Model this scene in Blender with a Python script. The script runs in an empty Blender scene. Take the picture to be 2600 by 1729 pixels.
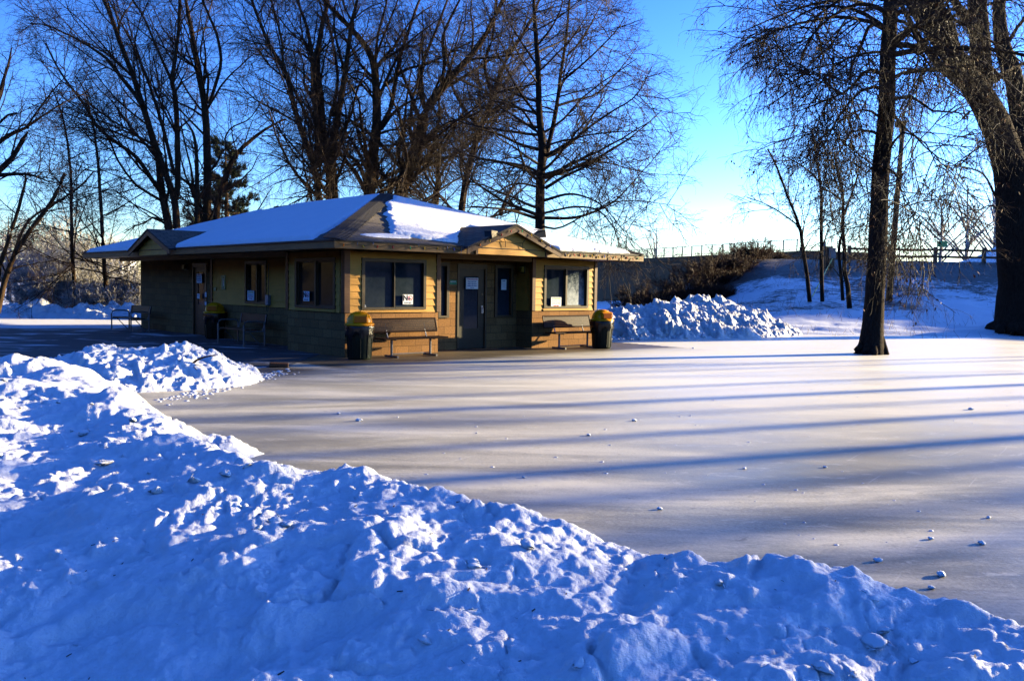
import bpy, bmesh, math, random
import numpy as np
from mathutils import Matrix, Vector

R = math.radians
C = bpy.context.scene.collection
rng = np.random.default_rng(11)
random.seed(5)

# ------------------------------------------------------------------ camera numbers (metres, world: x right, y away, z up)
F_PX, PITCH, ROLL, EYE = 2283.0, 0.061, 0.0145, 1.721
SUN_AZ, SUN_EL = R(67.2), R(10.9)
SUN = np.array([math.sin(SUN_AZ) * math.cos(SUN_EL), math.cos(SUN_AZ) * math.cos(SUN_EL), math.sin(SUN_EL)])


def ray(u, v):
    a, b = u - 1300, 864.5 - v
    cr, sr = math.cos(ROLL), math.sin(ROLL)
    X, Y = (a * cr - b * sr) / F_PX, (a * sr + b * cr) / F_PX
    cp, sp = math.cos(PITCH), math.sin(PITCH)
    return np.array([X, cp + Y * sp, -sp + Y * cp])


def at(u, v, Y):
    r = ray(u, v)
    t = Y / r[1]
    return np.array([r[0] * t, Y, EYE + r[2] * t])


def onground(u, v, z=0.0):
    r = ray(u, v)
    t = (z - EYE) / r[2]
    return np.array([r[0] * t, r[1] * t, z])


# ------------------------------------------------------------------ noise
_perm = np.random.default_rng(3).permutation(256)
_perm = np.concatenate([_perm, _perm, _perm])
_ga = np.random.default_rng(4).uniform(0, 2 * np.pi, 256)
_gx, _gy = np.cos(_ga), np.sin(_ga)


def pn(x, y):
    x = np.asarray(x, float); y = np.asarray(y, float)
    xi = np.floor(x).astype(int); yi = np.floor(y).astype(int)
    xf, yf = x - xi, y - yi
    u = xf * xf * xf * (xf * (xf * 6 - 15) + 10); v = yf * yf * yf * (yf * (yf * 6 - 15) + 10)

    def g(i, j, a, b):
        h = _perm[(_perm[(xi + i) & 255] + yi + j) & 255]
        return _gx[h] * a + _gy[h] * b
    n00 = g(0, 0, xf, yf); n10 = g(1, 0, xf - 1, yf); n01 = g(0, 1, xf, yf - 1); n11 = g(1, 1, xf - 1, yf - 1)
    return ((n00 * (1 - u) + n10 * u) * (1 - v) + (n01 * (1 - u) + n11 * u) * v) * 1.4


def fbm(x, y, o=4, g=0.5):
    s, a, f = 0, 1.0, 1.0
    for i in range(o):
        s = s + a * pn(x * f + 17.3 * i, y * f + 5.1 * i); a *= g; f *= 2.03
    return s


def ss(t):
    t = np.clip(t, 0, 1)
    return t * t * (3 - 2 * t)


# ------------------------------------------------------------------ materials
def mat(name, build):
    m = bpy.data.materials.new(name)
    m.use_nodes = True
    nt = m.node_tree
    b = nt.nodes['Principled BSDF']
    build(nt, b)
    return m


def N(nt, typ, **kw):
    n = nt.nodes.new(typ)
    for k, v in kw.items():
        if k in n.inputs:
            n.inputs[k].default_value = v
        else:
            setattr(n, k, v)
    return n


def L(nt, a, b):
    nt.links.new(a, b)


def coord(nt, which='Object', scale=(1, 1, 1), rot=(0, 0, 0)):
    t = N(nt, 'ShaderNodeTexCoord'); mp = N(nt, 'ShaderNodeMapping')
    mp.inputs['Scale'].default_value = scale
    mp.inputs['Rotation'].default_value = rot
    L(nt, t.outputs[which], mp.inputs['Vector'])
    return mp.outputs['Vector']


def noise(nt, vec, scale, detail=4, rough=0.55, dist=0.0):
    n = N(nt, 'ShaderNodeTexNoise')
    n.inputs['Scale'].default_value = scale; n.inputs['Detail'].default_value = detail
    n.inputs['Roughness'].default_value = rough; n.inputs['Distortion'].default_value = dist
    if vec is not None:
        L(nt, vec, n.inputs['Vector'])
    return n.outputs['Fac']


def ramp(nt, fac, stops):
    r = N(nt, 'ShaderNodeValToRGB')
    el = r.color_ramp.elements
    while len(el) < len(stops):
        el.new(0.5)
    for e, (p, c) in zip(el, stops):
        e.position = p
        e.color = (c, c, c, 1) if isinstance(c, (int, float)) else (*c, 1)
    L(nt, fac, r.inputs['Fac'])
    return r.outputs['Color']


def mixc(nt, fac, a, b):
    m = N(nt, 'ShaderNodeMix', data_type='RGBA')
    for s, v in ((m.inputs[6], a), (m.inputs[7], b)):
        if isinstance(v, tuple):
            s.default_value = (*v, 1)
        else:
            L(nt, v, s)
    if isinstance(fac, (int, float)):
        m.inputs[0].default_value = fac
    else:
        L(nt, fac, m.inputs[0])
    return m.outputs[2]


def bump(nt, b, h, strength, dist=0.01):
    n = N(nt, 'ShaderNodeBump')
    n.inputs['Strength'].default_value = strength; n.inputs['Distance'].default_value = dist
    L(nt, h, n.inputs['Height']); L(nt, n.outputs['Normal'], b.inputs['Normal'])
    return n


def plain(name, col, rough=0.6, metal=0.0, var=0.15, scale=8.0, bmp=0.0, spec=None):
    def f(nt, b):
        v = coord(nt)
        n = noise(nt, v, scale, 4)
        c = ramp(nt, n, [(0.3, tuple(x * (1 - var) for x in col)), (0.7, tuple(min(1, x * (1 + var)) for x in col))])
        L(nt, c, b.inputs['Base Color'])
        b.inputs['Roughness'].default_value = rough; b.inputs['Metallic'].default_value = metal
        b.inputs['Specular IOR Level'].default_value = 0.22 if spec is None else spec
        if bmp:
            bump(nt, b, noise(nt, v, scale * 6, 3), bmp)
    return mat(name, f)


def m_snow(nt, b):
    v = coord(nt)
    n = noise(nt, v, 1.3, 5)
    L(nt, ramp(nt, n, [(0.3, (0.84, 0.86, 0.88)), (0.7, (0.9, 0.9, 0.9))]), b.inputs['Base Color'])
    b.inputs['Roughness'].default_value = 0.62
    b.inputs['Specular IOR Level'].default_value = 0.25
    a = noise(nt, v, 9, 6, 0.65); c = noise(nt, v, 60, 4, 0.7)
    m = N(nt, 'ShaderNodeMath', operation='MULTIPLY_ADD'); m.inputs[1].default_value = 0.22
    L(nt, c, m.inputs[0]); L(nt, a, m.inputs[2])
    bump(nt, b, m.outputs[0], 0.75, 0.035)


def m_snow_dirty(nt, b):
    m_snow(nt, b)
    v = coord(nt)
    n = noise(nt, v, 3.2, 6, 0.65, 0.6)
    L(nt, ramp(nt, n, [(0.33, (0.62, 0.56, 0.47)), (0.5, (0.86, 0.85, 0.83))]), b.inputs['Base Color'])


def m_ground(nt, b):
    m_snow(nt, b)
    v = coord(nt, scale=(1, 1, 1))
    big = noise(nt, v, 0.22, 4, 0.6, 0.8)
    fine = noise(nt, coord(nt, scale=(1, 1.6, 1)), 2.6, 6, 0.7, 0.4)
    att = N(nt, 'ShaderNodeAttribute', attribute_name='bare')
    m = N(nt, 'ShaderNodeMath', operation='MULTIPLY'); L(nt, fine, m.inputs[0]); L(nt, big, m.inputs[1])
    ad = N(nt, 'ShaderNodeMath', operation='MULTIPLY_ADD'); L(nt, att.outputs['Fac'], ad.inputs[0]); ad.inputs[1].default_value = 0.5; L(nt, m.outputs[0], ad.inputs[2])
    k = ramp(nt, ad.outputs[0], [(0.42, 0.0), (0.5, 1.0)])
    grass = ramp(nt, noise(nt, v, 5, 5), [(0.35, (0.035, 0.03, 0.018)), (0.7, (0.11, 0.085, 0.05))])
    L(nt, mixc(nt, k, (0.86, 0.87, 0.88), grass), b.inputs['Base Color'])


def m_ice(nt, b):
    tc = N(nt, 'ShaderNodeTexCoord')
    v = coord(nt)
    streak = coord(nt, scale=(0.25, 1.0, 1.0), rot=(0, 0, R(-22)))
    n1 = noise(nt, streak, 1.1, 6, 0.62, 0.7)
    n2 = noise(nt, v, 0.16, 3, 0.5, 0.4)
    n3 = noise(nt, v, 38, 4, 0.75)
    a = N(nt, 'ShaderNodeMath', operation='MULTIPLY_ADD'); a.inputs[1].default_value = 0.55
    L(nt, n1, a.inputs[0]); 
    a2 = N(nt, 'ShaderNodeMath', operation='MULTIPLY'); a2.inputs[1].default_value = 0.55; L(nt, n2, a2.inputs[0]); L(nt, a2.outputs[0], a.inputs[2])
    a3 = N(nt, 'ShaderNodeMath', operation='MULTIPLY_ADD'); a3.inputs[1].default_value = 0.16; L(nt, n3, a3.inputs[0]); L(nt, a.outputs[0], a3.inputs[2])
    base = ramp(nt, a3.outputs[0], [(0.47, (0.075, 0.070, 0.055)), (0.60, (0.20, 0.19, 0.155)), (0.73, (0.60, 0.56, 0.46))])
    # crisp frost flecks and blisters
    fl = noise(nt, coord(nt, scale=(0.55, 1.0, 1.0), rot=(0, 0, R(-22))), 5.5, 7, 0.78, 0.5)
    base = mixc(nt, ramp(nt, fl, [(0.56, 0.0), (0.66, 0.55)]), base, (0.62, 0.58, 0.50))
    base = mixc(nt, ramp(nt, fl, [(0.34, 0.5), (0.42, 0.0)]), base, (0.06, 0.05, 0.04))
    # pale cream tone, mixed in more toward the far half of the rink
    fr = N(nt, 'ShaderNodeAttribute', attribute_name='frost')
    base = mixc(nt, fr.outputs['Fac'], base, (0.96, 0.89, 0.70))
    # meltwater dirt beside the building
    dirt = N(nt, 'ShaderNodeAttribute', attribute_name='dirt')
    d2 = N(nt, 'ShaderNodeMath', operation='MULTIPLY_ADD'); L(nt, n1, d2.inputs[0]); d2.inputs[1].default_value = 0.9; L(nt, dirt.outputs['Fac'], d2.inputs[2])
    dk = ramp(nt, d2.outputs[0], [(0.72, 0.0), (1.05, 1.0)])
    base = mixc(nt, dk, base, (0.10, 0.075, 0.045))
    # skate scratches: short thin marks that break up
    wv = N(nt, 'ShaderNodeTexWave', wave_type='BANDS', bands_direction='X')
    wv.inputs['Scale'].default_value = 0.8; wv.inputs['Distortion'].default_value = 3.0; wv.inputs['Detail'].default_value = 2; wv.inputs['Detail Scale'].default_value = 0.5
    L(nt, coord(nt, rot=(0, 0, R(35))), wv.inputs['Vector'])
    sc = ramp(nt, wv.outputs['Fac'], [(0.0, 1.0), (0.0015, 0.0)])
    gate = ramp(nt, noise(nt, coord(nt, scale=(.7, .7, 1)), 1.1, 2), [(0.55, 0.0), (0.65, 0.30)])
    scm = N(nt, 'ShaderNodeMath', operation='MULTIPLY'); L(nt, sc, scm.inputs[0]); L(nt, gate, scm.inputs[1])
    base = mixc(nt, scm.outputs[0], base, (0.8, 0.78, 0.74))
    L(nt, base, b.inputs['Base Color'])
    L(nt, ramp(nt, n1, [(0.3, 0.34), (0.7, 0.60)]), b.inputs['Roughness'])
    b.inputs['Specular IOR Level'].default_value = 0.7
    nb = noise(nt, v, 7, 6, 0.7, 0.3)
    nb2 = N(nt, 'ShaderNodeMath', operation='MULTIPLY_ADD'); nb2.inputs[1].default_value = 0.25; L(nt, n3, nb2.inputs[0]); L(nt, nb, nb2.inputs[2])
    bump(nt, b, nb2.outputs[0], 0.35, 0.012)


def m_asphalt(nt, b):
    v = coord(nt)
    n = noise(nt, v, 60, 3)
    c = ramp(nt, n, [(0.3, (0.035, 0.035, 0.037)), (0.7, (0.07, 0.068, 0.066))])
    s = ramp(nt, noise(nt, coord(nt, scale=(0.5, 1.3, 1), rot=(0, 0, R(20))), 1.0, 6, 0.6, 1.0), [(0.56, 0.0), (0.68, 1.0)])
    att = N(nt, 'ShaderNodeAttribute', attribute_name='frost')
    mx = N(nt, 'ShaderNodeMath', operation='MAXIMUM'); L(nt, s, mx.inputs[0]); L(nt, att.outputs['Fac'], mx.inputs[1])
    L(nt, mixc(nt, mx.outputs[0], c, (0.82, 0.83, 0.84)), b.inputs['Base Color'])
    b.inputs['Roughness'].default_value = 0.7
    bump(nt, b, n, 0.3, 0.01)


def m_block(nt, b):
    # masonry pattern in metres: 0.4 x 0.2 blocks, mapped on uv (run, height)
    v = coord(nt, 'UV')
    br = N(nt, 'ShaderNodeTexBrick')
    br.inputs['Scale'].default_value = 1.0; br.inputs['Brick Width'].default_value = 0.4; br.inputs['Row Height'].default_value = 0.206
    br.inputs['Mortar Size'].default_value = 0.006; br.inputs['Mortar Smooth'].default_value = 0.25
    br.inputs['Color1'].default_value = (0.22, 0.106, 0.036, 1); br.inputs['Color2'].default_value = (0.31, 0.153, 0.052, 1)
    br.inputs['Mortar'].default_value = (0.07, 0.04, 0.018, 1)
    L(nt, v, br.inputs['Vector'])
    n = noise(nt, coord(nt), 26, 5, 0.75)
    sp = ramp(nt, n, [(0.32, 0.62), (0.66, 1.2)])
    m = N(nt, 'ShaderNodeMix', data_type='RGBA', blend_type='MULTIPLY'); m.inputs[0].default_value = 1
    L(nt, br.outputs['Color'], m.inputs[6]); L(nt, sp, m.inputs[7])
    L(nt, m.outputs[2], b.inputs['Base Color'])
    b.inputs['Roughness'].default_value = 0.9
    b.inputs['Specular IOR Level'].default_value = 0.2
    h = N(nt, 'ShaderNodeMath', operation='MULTIPLY_ADD'); h.inputs[1].default_value = -1.0; L(nt, br.outputs['Fac'], h.inputs[0])
    nn = N(nt, 'ShaderNodeMath', operation='MULTIPLY'); nn.inputs[1].default_value = 0.35; L(nt, n, nn.inputs[0]); L(nt, nn.outputs[0], h.inputs[2])
    bump(nt, b, h.outputs[0], 0.7, 0.012)


def m_shingle(nt, b):
    v = coord(nt, 'UV')
    br = N(nt, 'ShaderNodeTexBrick')
    br.inputs['Scale'].default_value = 1.0; br.inputs['Brick Width'].default_value = 0.3; br.inputs['Row Height'].default_value = 0.14
    br.inputs['Mortar Size'].default_value = 0.010; br.inputs['Mortar Smooth'].default_value = 0.1
    br.inputs['Color1'].default_value = (0.10, 0.08, 0.058, 1); br.inputs['Color2'].default_value = (0.17, 0.135, 0.095, 1)
    br.inputs['Mortar'].default_value = (0.03, 0.025, 0.022, 1)
    L(nt, v, br.inputs['Vector'])
    n = noise(nt, coord(nt), 40, 3)
    m = N(nt, 'ShaderNodeMix', data_type='RGBA', blend_type='MULTIPLY'); m.inputs[0].default_value = 1
    L(nt, br.outputs['Color'], m.inputs[6]); L(nt, ramp(nt, n, [(0.3, 0.65), (0.7, 1.15)]), m.inputs[7])
    L(nt, m.outputs[2], b.inputs['Base Color'])
    b.inputs['Roughness'].default_value = 0.9
    inv = N(nt, 'ShaderNodeMath', operation='SUBTRACT'); inv.inputs[0].default_value = 1.0; L(nt, br.outputs['Fac'], inv.inputs[1])
    bump(nt, b, inv.outputs[0], 0.9, 0.02)


def m_wood(col, sc=1.0, rough=0.55, var=0.3):
    def f(nt, b):
        v = coord(nt, scale=(1.2 * sc, 1.2 * sc, 14 * sc))
        n = noise(nt, v, 3, 5, 0.6, 0.3)
        n2 = noise(nt, coord(nt), 2.2, 3)
        c = ramp(nt, n, [(0.3, tuple(x * (1 - var) for x in col)), (0.7, tuple(x * (1 + var * .6) for x in col))])
        c2 = mixc(nt, ramp(nt, n2, [(0.48, 0.0), (0.75, 0.45)]), c, tuple(x * .55 for x in col))
        L(nt, c2, b.inputs['Base Color'])
        b.inputs['Roughness'].default_value = rough
        b.inputs['Specular IOR Level'].default_value = 0.25
        bump(nt, b, n, 0.15, 0.004)
    return f


def m_bark(col, zs=0.25):
    def f(nt, b):
        v = coord(nt, scale=(1, 1, zs))
        n = noise(nt, v, 14, 6, 0.75, 1.2)
        n2 = noise(nt, coord(nt), 1.5, 3)
        c = ramp(nt, n, [(0.36, tuple(x * .35 for x in col)), (0.62, tuple(min(1, x * 1.35) for x in col))])
        c = mixc(nt, ramp(nt, n2, [(0.4, 0.0), (0.7, 0.4)]), c, tuple(x * .6 for x in col))
        L(nt, c, b.inputs['Base Color'])
        b.inputs['Roughness'].default_value = 0.95
        b.inputs['Specular IOR Level'].default_value = 0.1
        bump(nt, b, n, 1.0, 0.05)
    return f


def m_glass(frost, tint=(0.012, 0.02, 0.028)):
    def f(nt, b):
        v = coord(nt)
        n = noise(nt, v, 9, 6, 0.75, 0.3)
        g = N(nt, 'ShaderNodeSeparateXYZ'); L(nt, coord(nt, 'Generated'), g.inputs[0])
        # frost creeping up from the sill of each pane
        s = N(nt, 'ShaderNodeMath', operation='MULTIPLY_ADD'); L(nt, g.outputs['Z'], s.inputs[0]); s.inputs[1].default_value = -0.55; L(nt, n, s.inputs[2])
        k = ramp(nt, s.outputs[0], [(-0.0, 0.0), (0.6, 1.0)])
        kk = N(nt, 'ShaderNodeMath', operation='MULTIPLY'); kk.inputs[1].default_value = frost; L(nt, k, kk.inputs[0])
        L(nt, mixc(nt, kk.outputs[0], tint, (0.42, 0.47, 0.5)), b.inputs['Base Color'])
        r = N(nt, 'ShaderNodeMath', operation='MULTIPLY_ADD'); L(nt, kk.outputs[0], r.inputs[0]); r.inputs[1].default_value = 0.7; r.inputs[2].default_value = 0.03
        L(nt, r.outputs[0], b.inputs['Roughness'])
        b.inputs['Specular IOR Level'].default_value = 0.12
    return f


def m_concrete(col):
    def f(nt, b):
        v = coord(nt)
        n = noise(nt, v, 0.6, 6, 0.65, 0.5); n2 = noise(nt, coord(nt, scale=(1, 1, .15)), 1.6, 4)
        c = ramp(nt, n, [(0.3, tuple(x * .75 for x in col)), (0.7, tuple(x * 1.15 for x in col))])
        c = mixc(nt, ramp(nt, n2, [(0.5, 0.0), (0.75, 0.5)]), c, tuple(x * .5 for x in col))
        L(nt, c, b.inputs['Base Color']); b.inputs['Roughness'].default_value = 0.9
    return f


def m_leaf(c1, c2):
    def f(nt, b):
        n = noise(nt, coord(nt), 3, 2)
        L(nt, ramp(nt, n, [(0.35, c1), (0.65, c2)]), b.inputs['Base Color'])
        b.inputs['Roughness'].default_value = 0.7
        b.inputs['Specular IOR Level'].default_value = 0.2
    return f


M = {}
M['snow'] = mat('snow', m_snow); M['snow_dirty'] = mat('snow_dirty', m_snow_dirty); M['snow_lump'] = plain('snow_lump', (0.86, 0.87, 0.88), 0.6, 0, .02)
M['ground'] = mat('ground_snow', m_ground); M['ice'] = mat('ice', m_ice); M['asphalt'] = mat('asphalt', m_asphalt)
M['block'] = mat('split_block', m_block); M['shingle'] = mat('shingle', m_shingle)
M['siding'] = mat('tan_siding', m_wood((0.56, 0.272, 0.043), 0.6, 0.6, 0.12))
M['trim'] = mat('brown_trim', m_wood((0.10, 0.045, 0.018)))
M['fascia'] = mat('fascia', m_wood((0.20, 0.112, 0.038), 0.6, 0.6, 0.2))
M['soffit'] = mat('soffit', m_wood((0.16, 0.10, 0.05)))
M['winframe'] = plain('window_frame', (0.06, 0.042, 0.02), 0.5)
M['door'] = plain('door_paint', (0.028, 0.025, 0.014), 0.5)
M['glass'] = mat('glass', m_glass(0.05)); M['glass_frost'] = mat('frosted_glass', m_glass(0.95)); M['glass_clear'] = mat('glass_clear', m_glass(0.04, (0.02, 0.014, 0.008)))
M['steel'] = plain('galvanised', (0.30, 0.30, 0.29), 0.45, 0.6, 0.1)
M['pipe'] = plain('dull_pipe', (0.16, 0.15, 0.14), 0.5, 0.3, 0.1)
M['brown_metal'] = plain('brown_coated_metal', (0.026, 0.011, 0.006), 0.5, 0, .2, spec=.12)
M['yellow'] = plain('yellow_plastic', (0.86, 0.31, 0.004), 0.35, 0, .06)
M['orange'] = plain('orange_flap', (0.62, 0.13, 0.004), 0.4, 0, .06)
M['bin'] = plain('bin_green', (0.006, 0.011, 0.007), 0.5, spec=.1)
M['bag'] = plain('black_bag', (0.012, 0.012, 0.012), 0.18, 0, .2, 8, .3)
M['paper'] = plain('paper', (0.78, 0.78, 0.78), 0.6, 0, .03)
M['ink'] = plain('ink_black', (0.01, 0.01, 0.012), 0.6); M['red'] = plain('ink_red', (0.55, 0.03, 0.03), 0.6); M['blue'] = plain('ink_blue', (0.02, 0.08, 0.30), 0.6)
M['yellowgreen'] = plain('ink_yellowgreen', (0.42, 0.50, 0.03), 0.6); M['greenink'] = plain('ink_green', (0.02, 0.22, 0.13), 0.6)
M['green_sign'] = plain('green_sign', (0.01, 0.16, 0.08), 0.45); M['hwy_green'] = plain('highway_green', (0.12, 0.42, 0.16), 0.5)
M['lampglass'] = plain('amber_lamp', (0.45, 0.28, 0.03), 0.4)
M['bronze'] = plain('bronze_metal', (0.11, 0.085, 0.05), 0.5, 0.2)
M['wire'] = plain('dark_wire', (0.02, 0.03, 0.02), 0.6)
M['icicle'] = mat('icicle', lambda nt, b: (b.inputs['Base Color'].__setattr__('default_value', (0.85, 0.9, 0.95, 1)), b.inputs['Roughness'].__setattr__('default_value', 0.08), b.inputs['Transmission Weight'].__setattr__('default_value', 0.75)))
for k_, c_ in dict(bulb_orange=(0.8, 0.18, 0.01), bulb_yellow=(0.8, 0.45, 0.02), bulb_green=(0.02, 0.4, 0.12), bulb_blue=(0.05, 0.12, 0.6), bulb_red=(0.6, 0.02, 0.02)).items():
    M[k_] = plain(k_, c_, 0.2, 0, .03)
M['concrete'] = mat('concrete', m_concrete((0.10, 0.058, 0.028)))
M['bark'] = mat('bark_brown', m_bark((0.085, 0.052, 0.03))); M['bark_dark'] = mat('bark_dark', m_bark((0.042, 0.028, 0.019)))
M['twig'] = mat('twig_brown', m_leaf((0.018, 0.011, 0.007), (0.055, 0.032, 0.018))); M['twig_dark'] = mat('twig_dark', m_leaf((0.014, 0.010, 0.008), (0.034, 0.022, 0.015)))
M['twig_red'] = mat('twig_red', m_leaf((0.03, 0.014, 0.009), (0.075, 0.038, 0.02)))
M['frost_twig'] = mat('frost_twig', m_leaf((0.85, 0.80, 0.75), (0.93, 0.90, 0.87)))
def m_frost(nt, b):
    m_leaf((0.85, 0.80, 0.75), (0.95, 0.92, 0.89))(nt, b)
    tr = N(nt, 'ShaderNodeBsdfTranslucent'); tr.inputs['Color'].default_value = (0.95, 0.92, 0.88, 1)
    mx = N(nt, 'ShaderNodeMixShader'); mx.inputs[0].default_value = 0.45
    out = nt.nodes['Material Output']
    L(nt, b.outputs[0], mx.inputs[1]); L(nt, tr.outputs[0], mx.inputs[2]); L(nt, mx.outputs[0], out.inputs['Surface'])


M['frost_twig'] = mat('frost_twig', m_frost)
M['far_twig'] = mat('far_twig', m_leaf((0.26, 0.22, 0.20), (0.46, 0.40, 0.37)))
M['deadleaf'] = mat('dead_leaf', m_leaf((0.07, 0.024, 0.008), (0.19, 0.07, 0.02)))
M['needle'] = mat('pine_needle', m_leaf((0.012, 0.022, 0.010), (0.035, 0.05, 0.02)))
M['post'] = mat('weathered_wood', m_wood((0.12, 0.085, 0.06)))
M['polewood'] = mat('pole_wood', m_bark((0.12, 0.085, 0.06), .05))
M['grass'] = mat('dry_grass', m_leaf((0.10, 0.065, 0.03), (0.30, 0.18, 0.09)))
M['house'] = plain('far_house_wall', (0.10, 0.075, 0.06), 0.8); M['house_w'] = plain('far_house_white', (0.6, 0.62, 0.65), 0.8)
M['rail'] = plain('rail_metal', (0.10, 0.10, 0.09), 0.5, 0.3)
M['caution'] = plain('yellow_guard', (0.6, 0.5, 0.03), 0.5)
M['meter'] = plain('meter_grey', (0.25, 0.27, 0.27), 0.5, 0.2)


# ------------------------------------------------------------------ objects
def tag(o, label=None, cat=None, group=None, kind=None):
    if label: o['label'] = label
    if cat: o['category'] = cat
    if group: o['group'] = group
    if kind: o['kind'] = kind
    return o


def empty(name, loc=(0, 0, 0), rz=0.0, parent=None):
    o = bpy.data.objects.new(name, None)
    o.empty_display_size = 0.2
    C.objects.link(o); o.location = loc; o.rotation_euler = (0, 0, rz)
    if parent: o.parent = parent
    return o


def np_mesh(name, V, Fq, m, parent=None, smooth=False, attrs=None):
    """V (n,3); Fq: list of int arrays (k,3) or (k,4)"""
    me = bpy.data.meshes.new(name)
    if not isinstance(Fq, (list, tuple)): Fq = [Fq]
    Fq = [f for f in Fq if len(f)]
    me.vertices.add(len(V)); me.vertices.foreach_set('co', np.ascontiguousarray(V, np.float32).ravel())
    loops = np.concatenate([f.ravel() for f in Fq]).astype(np.int32)
    tot = np.concatenate([np.full(len(f), f.shape[1]) for f in Fq])
    st = np.concatenate([[0], np.cumsum(tot)[:-1]]).astype(np.int32)
    me.loops.add(len(loops)); me.loops.foreach_set('vertex_index', loops)
    me.polygons.add(len(tot)); me.polygons.foreach_set('loop_start', st)
    if smooth: me.polygons.foreach_set('use_smooth', np.ones(len(tot), bool))
    if attrs:
        for k, a in attrs.items():
            at_ = me.attributes.new(k, 'FLOAT', 'POINT'); at_.data.foreach_set('value', np.ascontiguousarray(a, np.float32).ravel())
    me.update(calc_edges=True)
    me.validate()
    me.materials.append(m)
    o = bpy.data.objects.new(name, me); C.objects.link(o)
    if parent: o.parent = parent
    return o


def grid_faces(nr, nc, wrap=False):
    i = np.arange(nr - 1)[:, None]; j = np.arange(nc if wrap else nc - 1)[None, :]
    a = i * nc + j; b = i * nc + (j + 1) % nc
    return np.stack([a, b, b + nc, a + nc], -1).reshape(-1, 4)


class MB:
    def __init__(s):
        s.v = []; s.f = []; s.uv = []

    def add(s, vs, fs, uvs=None):
        o = len(s.v); s.v += [tuple(v) for v in vs]
        for k, f in enumerate(fs):
            s.f.append([i + o for i in f]); s.uv.append(uvs[k] if uvs else None)
        return s

    def box(s, x0, x1, y0, y1, z0, z1, M4=None):
        vs = [(x, y, z) for z in (z0, z1) for y in (y0, y1) for x in (x0, x1)]
        if M4 is not None: vs = [tuple(M4 @ Vector(v)) for v in vs]
        fs = [(0, 2, 3, 1), (4, 5, 7, 6), (0, 1, 5, 4), (2, 6, 7, 3), (0, 4, 6, 2), (1, 3, 7, 5)]
        # uv = (run, height) in metres
        uv = []
        P = [(x, y, z) for z in (z0, z1) for y in (y0, y1) for x in (x0, x1)]
        for k, f in enumerate(fs):
            if k < 2: uv.append([(P[i][0], P[i][1]) for i in f])
            elif k < 4: uv.append([(P[i][0], P[i][2]) for i in f])
            else: uv.append([(P[i][1], P[i][2]) for i in f])
        return s.add(vs, fs, uv)

    def prism(s, poly, axis, a, b):
        """poly 2D points in the plane normal to axis ('x': (y,z), 'y': (x,z), 'z': (x,y))"""
        mk = {'x': lambda p, t: (t, p[0], p[1]), 'y': lambda p, t: (p[0], t, p[1]), 'z': lambda p, t: (p[0], p[1], t)}[axis]
        n = len(poly)
        vs = [mk(p, a) for p in poly] + [mk(p, b) for p in poly]
        fs = [tuple(range(n)), tuple(range(2 * n - 1, n - 1, -1))] + [(i, i + n, (i + 1) % n + n, (i + 1) % n) for i in range(n)]
        return s.add(vs, fs)

    def tube(s, pts, r, k=8, cap=True):
        pts = [Vector(p) for p in pts]; n = len(pts)
        rs = [r] * n if isinstance(r, (int, float)) else list(r)
        o = len(s.v); up = Vector((0.13, 0.21, 1)).normalized()
        for i in range(n):
            t = (pts[min(i + 1, n - 1)] - pts[max(i - 1, 0)]).normalized()
            a = t.cross(up)
            if a.length < 1e-3: a = t.cross(Vector((1, 0, 0)))
            a.normalize(); b = t.cross(a)
            for j in range(k):
                q = 2 * math.pi * j / k
                s.v.append(tuple(pts[i] + (a * math.cos(q) + b * math.sin(q)) * rs[i]))
        for i in range(n - 1):
            for j in range(k):
                s.f.append([o + i * k + j, o + i * k + (j + 1) % k, o + (i + 1) * k + (j + 1) % k, o + (i + 1) * k + j]); s.uv.append(None)
        if cap:
            s.f.append([o + j for j in range(k)][::-1]); s.uv.append(None)
            s.f.append([o + (n - 1) * k + j for j in range(k)]); s.uv.append(None)
        return s

    def lathe(s, prof, k=24, c=(0, 0)):
        o = len(s.v)
        for r, z in prof:
            for j in range(k):
                q = 2 * math.pi * j / k
                s.v.append((c[0] + r * math.cos(q), c[1] + r * math.sin(q), z))
        for i in range(len(prof) - 1):
            for j in range(k):
                s.f.append([o + i * k + j, o + i * k + (j + 1) % k, o + (i + 1) * k + (j + 1) % k, o + (i + 1) * k + j]); s.uv.append(None)
        s.f.append([o + j for j in range(k)][::-1]); s.uv.append(None)
        s.f.append([o + (len(prof) - 1) * k + j for j in range(k)]); s.uv.append(None)
        return s

    def build(s, name, m, parent=None, smooth=False, bevel=0.0):
        me = bpy.data.meshes.new(name)
        me.from_pydata(s.v, [], s.f)
        if any(u for u in s.uv):
            ul = me.uv_layers.new(name='UVMap')
            for p, u in zip(me.polygons, s.uv):
                if u:
                    for li, q in zip(p.loop_indices, u): ul.data[li].uv = q
        bm = bmesh.new(); bm.from_mesh(me); bmesh.ops.recalc_face_normals(bm, faces=bm.faces); bm.to_mesh(me); bm.free()
        if smooth:
            for p in me.polygons: p.use_smooth = True
        me.materials.append(m)
        o = bpy.data.objects.new(name, me); C.objects.link(o)
        if parent: o.parent = parent
        if bevel:
            b = o.modifiers.new('bevel', 'BEVEL'); b.width = bevel; b.segments = 2; b.limit_method = 'ANGLE'
        return o


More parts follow.
